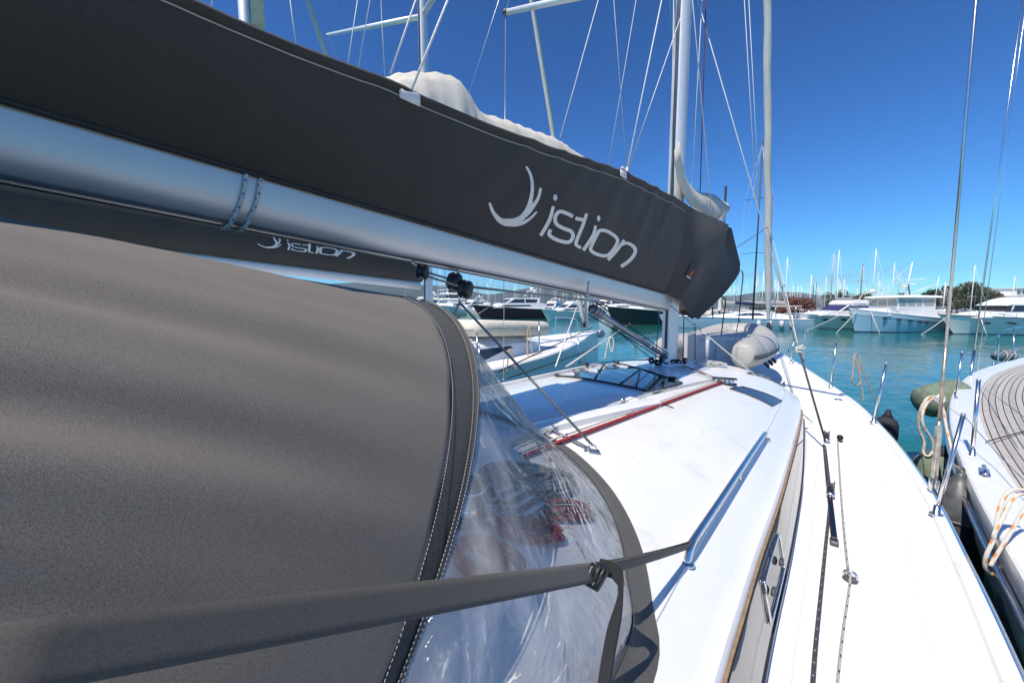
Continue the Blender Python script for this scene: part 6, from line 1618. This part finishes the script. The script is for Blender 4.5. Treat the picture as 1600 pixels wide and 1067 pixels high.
spec = [(1222, 78, 404, MASTW, 'white mast'), (1261, 80, 430, MASTW, 'white mast'), (1266, 88, 437, DKM, 'dark mast'), (1271, 92, 442, DKM, 'dark mast'), (1285, 95, 434, MASTW, 'white mast'), (1295, 74, 395, GRM, 'tall grey mast'), (1302, 70, 393, MASTW, 'tall white mast'), (1304, 96, 435, MASTW, 'short white mast'), (1313, 99, 436, MASTW, 'short white mast'), (1341, 68, 414, WOODM, 'brown wooden mast'), (1356, 72, 391, MASTW, 'tall white mast'), (1371, 95, 437, GRM, 'grey mast'), (1388, 85, 412, MASTW, 'slim white mast'), (1397, 96, 425, GRM, 'slim grey mast'),
        (1470, 98, 441, MASTW, 'white mast'), (1473, 104, 443, MASTW, 'white mast'), (1512, 84, 415, MASTW, 'slanted white mast'), (1576, 90, 433, MASTW, 'white mast'), (1598, 95, 435, GRM, 'grey mast'), (1236, 110, 446, MASTW, 'white mast'), (1248, 115, 446, MASTW, 'white mast'), (1232, 118, 450, GRM, 'grey mast'), (1278, 120, 448, GRM, 'grey mast'),
        (1172, 44, 236, DKM, 'tall black mast'), (1177, 75, 418, MASTW, 'white mast'), (1189, 82, 425, MASTW, 'white mast'), (1180, 95, 430, GRM, 'grey mast'), (1207, 98, 436, GRM, 'grey mast'), (1213, 104, 440, MASTW, 'white mast'), (1138, 105, 447, GRM, 'grey mast'), (1144, 112, 447, MASTW, 'white mast'),
        (683, 118, 330, MASTW, 'tall white mast'), (697, 108, 300, GRM, 'tall grey mast'), (722, 135, 380, MASTW, 'white mast'), (747, 122, 395, GRM, 'thick grey mast'), (753, 118, 370, MASTW, 'white mast'), (768, 150, 430, GRM, 'grey mast'), (797, 140, 410, GRM, 'grey mast'), (810, 145, 420, MASTW, 'white mast'), (823, 118, 340, MASTW, 'tall white mast'), (831, 150, 435, GRM, 'grey mast'), (838, 145, 432, MASTW, 'white mast'), (846, 155, 440, GRM, 'grey mast'), (866, 150, 440, MASTW, 'white mast'), (880, 150, 440, MASTW, 'white mast'), (899, 150, 445, GRM, 'grey mast')]
for k_ in range(17):
    x_ = 676+k_*14+rn.uniform(-3, 3); spec.append((x_, rn.uniform(125, 200), rn.uniform(395, 446), rn.choice([MASTW, GRM, MASTW]), 'distant mast'))
for k_ in range(9):
    x_ = 1090+k_*15+rn.uniform(-3, 3); spec.append((x_, rn.uniform(110, 170), rn.uniform(436, 452), rn.choice([MASTW, GRM]), 'distant mast'))
for k_ in range(10):
    x_ = 1240+k_*16+rn.uniform(-4, 4); spec.append((x_, rn.uniform(100, 150), rn.uniform(436, 456), rn.choice([MASTW, GRM, MASTW]), 'distant mast'))
used = {}
tall = {}
for i, (x, D, yt_, mt, nm) in enumerate(sorted(spec)):
    if D < 50: wh = 'left of the furled headsail'
    elif x < 690: wh = 'left of the mainsheet block'
    elif x < 790: wh = 'between the mainsheet block and our port shroud'
    elif x < 1000: wh = 'behind the boom, right of our port shroud'
    elif x < 1199: wh = 'behind the steel blue yacht'
    elif x < 1240: wh = 'just right of the furled headsail'
    elif x < 1330: wh = 'behind the navy covered motor yacht'
    elif x < 1400: wh = 'behind the trawler bow'
    elif x < 1500: wh = 'among the trees right of the trawler'
    else: wh = 'behind the cruiser with the satellite dome'
    used.setdefault((nm, wh), []).append((x, D, yt_, mt))
ORD = ['leftmost']+[w_+' from left' for w_ in 'second third fourth fifth sixth seventh eighth ninth tenth eleventh twelfth thirteenth fourteenth fifteenth sixteenth seventeenth eighteenth'.split()]
for (nm, wh), L_ in used.items():
    for j, (x, D, yt_, mt) in enumerate(L_):
        pos = '' if len(L_) == 1 else ', '+ORD[j]
        sailboat(x, D, masth(x, D, yt_), mt, '%s boat %s%s' % (nm, wh, pos), cover=rn.choice([SAILCLOTH, NAVY, COVER, CREAM]), hull=D > 50)

# ================================================================== quay, trees, hotel and hills
QUAY = simple('quay_concrete', (.30, .28, .25), .9, var=.2, nscale=.3)
def land(poly, z, name, mat): 
    m = MB(); m.prism([(p[0], p[1]) for p in poly], 2, -.5, z); return struct(m.build(name, mat, None, False))
land([far(1210, 62), far(1900, 50), far(1900, 400), far(1210, 400)], .9, 'quay', QUAY)
land([far(560, 185), far(1120, 150), far(1205, 120), far(1205, 420), far(400, 420)], .8, 'shore', simple('shore_earth', (.16, .14, .10), .95, var=.3, nscale=.1))
def leafmat(name, c):
    mm, nt, b = newmat(name); f = noise(nt, 1.4, 3); nt.links.new(ramp(nt, f, [(.3, tuple(x*.55 for x in c)), (.7, c)]), b.inputs['Base Color']); b.inputs['Roughness'].default_value = .8; return mm
LEAF = leafmat('pine_leaves', (.055, .085, .032)); LEAF2 = leafmat('olive_leaves', (.10, .115, .055)); LEAFR = leafmat('bougainvillea_blossom', (.26, .10, .07))
BARK = simple('bark', (.10, .07, .05), .95, var=.4, nscale=6)
def tree(px_, D, h, w_, mat, label, seed, n=1500, cone=False, leaf=.22, group='trees behind the quay'):
    r_ = random.Random(seed); b = far(px_, D, .85); o = thing('tree', label, 'tree', tuple(b), group)
    m = MB(); m.tube([b, b+np.array([.1, 0, h*.3]), b+np.array([-.1, .1, h*.6])], [.05*h*.5, .035*h*.5, .02*h*.5], 8)
    lobes = []
    for k in range(13):
        zz = r_.uniform(.30, .95); rad = w_*(1.05-zz if cone else math.sqrt(max(.05, 1-((zz-.6)/.45)**2)))*.75
        a = r_.uniform(0, 6.28); q = r_.uniform(.2, .8)*rad
        c = b+np.array([q*math.cos(a), q*math.sin(a), h*zz]); lobes.append((c, max(.25*w_, rad*r_.uniform(.35, .6))))
        m.tube([b+np.array([0, 0, h*.25+h*zz*.25]), c], [.012*h, .005*h], 5)
    m.build('trunk', BARK, o)
    V = []; Fc = []
    for k in range(n):
        c, r = lobes[r_.randrange(len(lobes))]
        d = np.array([r_.gauss(0, 1), r_.gauss(0, 1), r_.gauss(0, .8)]); d /= np.linalg.norm(d); p = c+d*r*r_.uniform(.65, 1.05)
        u = np.array([r_.gauss(0, 1), r_.gauss(0, 1), r_.gauss(0, 1)]); u /= np.linalg.norm(u); v = np.cross(u, d); v /= np.linalg.norm(v)+1e-9
        L = leaf*r_.uniform(.6, 1.4); i = len(V); V += [p-u*L, p+v*L*.6, p+u*L, p-v*L*.6]; Fc.append((i, i+1, i+2, i+3))
    m = MB(); m.add(V, Fc); m.build('crown', mat, o, False)
for i, (x, D, yt_, ww, cn, lab) in enumerate(((1452, 112, 452, 5, True, 'dark pine just right of the trawler mast'), (1462, 118, 450, 5, True, 'dark pine second from the trawler mast'), (1475, 120, 448, 6, True, 'dark pine behind the slim white masts'), (1488, 116, 451, 6, True, 'dark pine left of the near shroud'), (1443, 122, 456, 5, True, 'low pine behind the trawler aerials'), (1318, 105, 455, 6, False, 'small tree behind the navy covered motor yacht'), (1300, 110, 460, 6, False, 'bushy low tree left behind the navy covered motor yacht'), (1345, 112, 460, 6, False, 'low tree behind the brown wooden mast'))):
    tree(x, D, max(2.5, 3.05+(HZ-yt_)/FPX*D-.8), ww*.62, LEAF, lab, 20+i, 1300, cn)
for i, (x, D, yt_, ww, lab) in enumerate(((1508, 96, 446, 8, 'broad olive green tree between the two near shrouds'), (1528, 98, 449, 8, 'broad olive green tree left of the satellite dome'), (1543, 100, 453, 7, 'olive green tree behind the satellite dome'), (1496, 104, 452, 7, 'olive green tree left of the near shrouds'))):
    tree(x, D, 3.05+(HZ-yt_)/FPX*D-.8, ww*.6, LEAF2, lab, 40+i, 1900, False, .24)
for i, (x, D, yt_, ww, lab) in enumerate(((1240, 68, 464, 4.5, 'russet flowering bush right of the furled headsail'), (1256, 70, 466, 4.5, 'russet flowering bush left of the navy covered motor yacht'), (1228, 72, 468, 4, 'low russet bush behind the furled headsail'))):
    tree(x, D, max(1.6, 3.05+(HZ-yt_)/FPX*D-.8), ww*.6, LEAFR, lab, 60+i, 1500, False, .16, 'flowering bushes on the quay')
rt_ = random.Random(9)
for i in range(14):
    x = 1408+i*14.5; tree(x, rt_.uniform(125, 150), rt_.uniform(5.5, 8.5), rt_.uniform(3, 4.5), LEAF if i % 3 else LEAF2, 'low tree of the far tree line, %s from left' % ('first second third fourth fifth sixth seventh eighth ninth tenth eleventh twelfth thirteenth fourteenth'.split()[i]), 100+i, 800, False, .32, 'far tree line')
# hotel block
h = heading(1, .25); fr = Frame(far(1590, 135, .9), h)
A = thing('hotel_building', 'low white hotel with balconies and orange awnings behind the satellite dome', 'building', tuple(fr(0, 0, 0)))
WALL = simple('white_render', (.72, .71, .68), .85, var=.05, nscale=.5); AWN = simple('orange_awning', (.55, .16, .05), .8)
for k in range(3):
    m = MB(); m.box(fr(2*k, .8*k, 1.5+2.7*k), (20-2*k, 8-1.0*k, 2.7), math.atan2(h[1], h[0]), .02); m.build('storey', WALL, A, False)
    m = MB(); m.box(fr(2*k, .8*k, 2.95+2.7*k), (21-2*k, 9-1.0*k, .25), math.atan2(h[1], h[0])); m.build('balcony_slab', WALL, A, False)
    for j in range(6):
        m = MB(); m.box(fr(-7.5+3*j+2*k, .8*k-(4-.5*k)-.02, 1.7+2.7*k), (1.6, .1, 1.7), math.atan2(h[1], h[0])); m.build('window', FARGLASS, A, False)
for j in range(3):
    m = MB(); m.prism([(0, 0)]*0 or [(0, 0), (1.6, -.6), (1.6, -.7), (0, -.1)], 2, 0, .01) if False else m.box(fr(-8+3.2*j, -5.6, 2.6), (2.6, 2, .5), math.atan2(h[1], h[0]), .2); m.build('awning', AWN, A, False)
# hills
def hills(name, D, prof, mat, seed, z0=-2):
    r_ = random.Random(seed); xs_ = np.linspace(prof[0][0], prof[-1][0], 220)
    ph = [r_.uniform(0, 6.28) for _ in range(8)]; G = []
    for j in range(9):
        row = []
        for x in xs_:
            yt_ = np.interp(x, [p[0] for p in prof], [p[1] for p in prof]); H = max(0, (HZ-yt_)/FPX*D)
            e = sum(math.sin(x*.035*2**k*.7+ph[k])*.10/1.6**k for k in range(6))
            e2 = sum(math.sin(x*.05*2**k+ph[k]+j*1.3)*.10/1.6**k for k in range(5))
            t = j/8; row.append(far(x, D*(1-.35*(1-t)), H*(1+e*.6)*t**.8*(1+e2*.6*(1-t))+z0*(1-t)))
        G.append(row)
    m = MB(); m.grid(G); return struct(m.build(name, mat, None))
HILL = simple('wooded_hills', (.045, .065, .03), .95, var=.4, nscale=.02)
hills('hills', 2400, [(-900, 440), (300, 438), (600, 440), (700, 450), (760, 458), (810, 452), (850, 444), (900, 449), (960, 455), (1040, 462), (1130, 462), (1190, 457), (1250, 457), (1330, 462), (1420, 466), (1600, 470), (2200, 474)], HILL, 5)
# the air over the basin
V = [(-3200, -600, -4), (2600, -600, -4), (2600, 3600, -4), (-3200, 3600, -4)]
m = MB(); m.add(V+[(x, y, 260) for x, y, _ in V], [(3, 2, 1, 0), (4, 5, 6, 7), (0, 1, 5, 4), (1, 2, 6, 5), (2, 3, 7, 6), (3, 0, 4, 7)])
hz_m = bpy.data.materials.new('thin_haze'); hz_m.use_nodes = True; nt = hz_m.node_tree; nt.nodes.clear()
pv = nt.nodes.new('ShaderNodeVolumePrincipled'); pv.inputs['Color'].default_value = (.55, .72, 1, 1); pv.inputs['Density'].default_value = .00016; pv.inputs['Anisotropy'].default_value = .2
ho = nt.nodes.new('ShaderNodeOutputMaterial'); nt.links.new(pv.outputs[0], ho.inputs['Volume'])
struct(m.build('haze', hz_m, None, False), 'stuff')
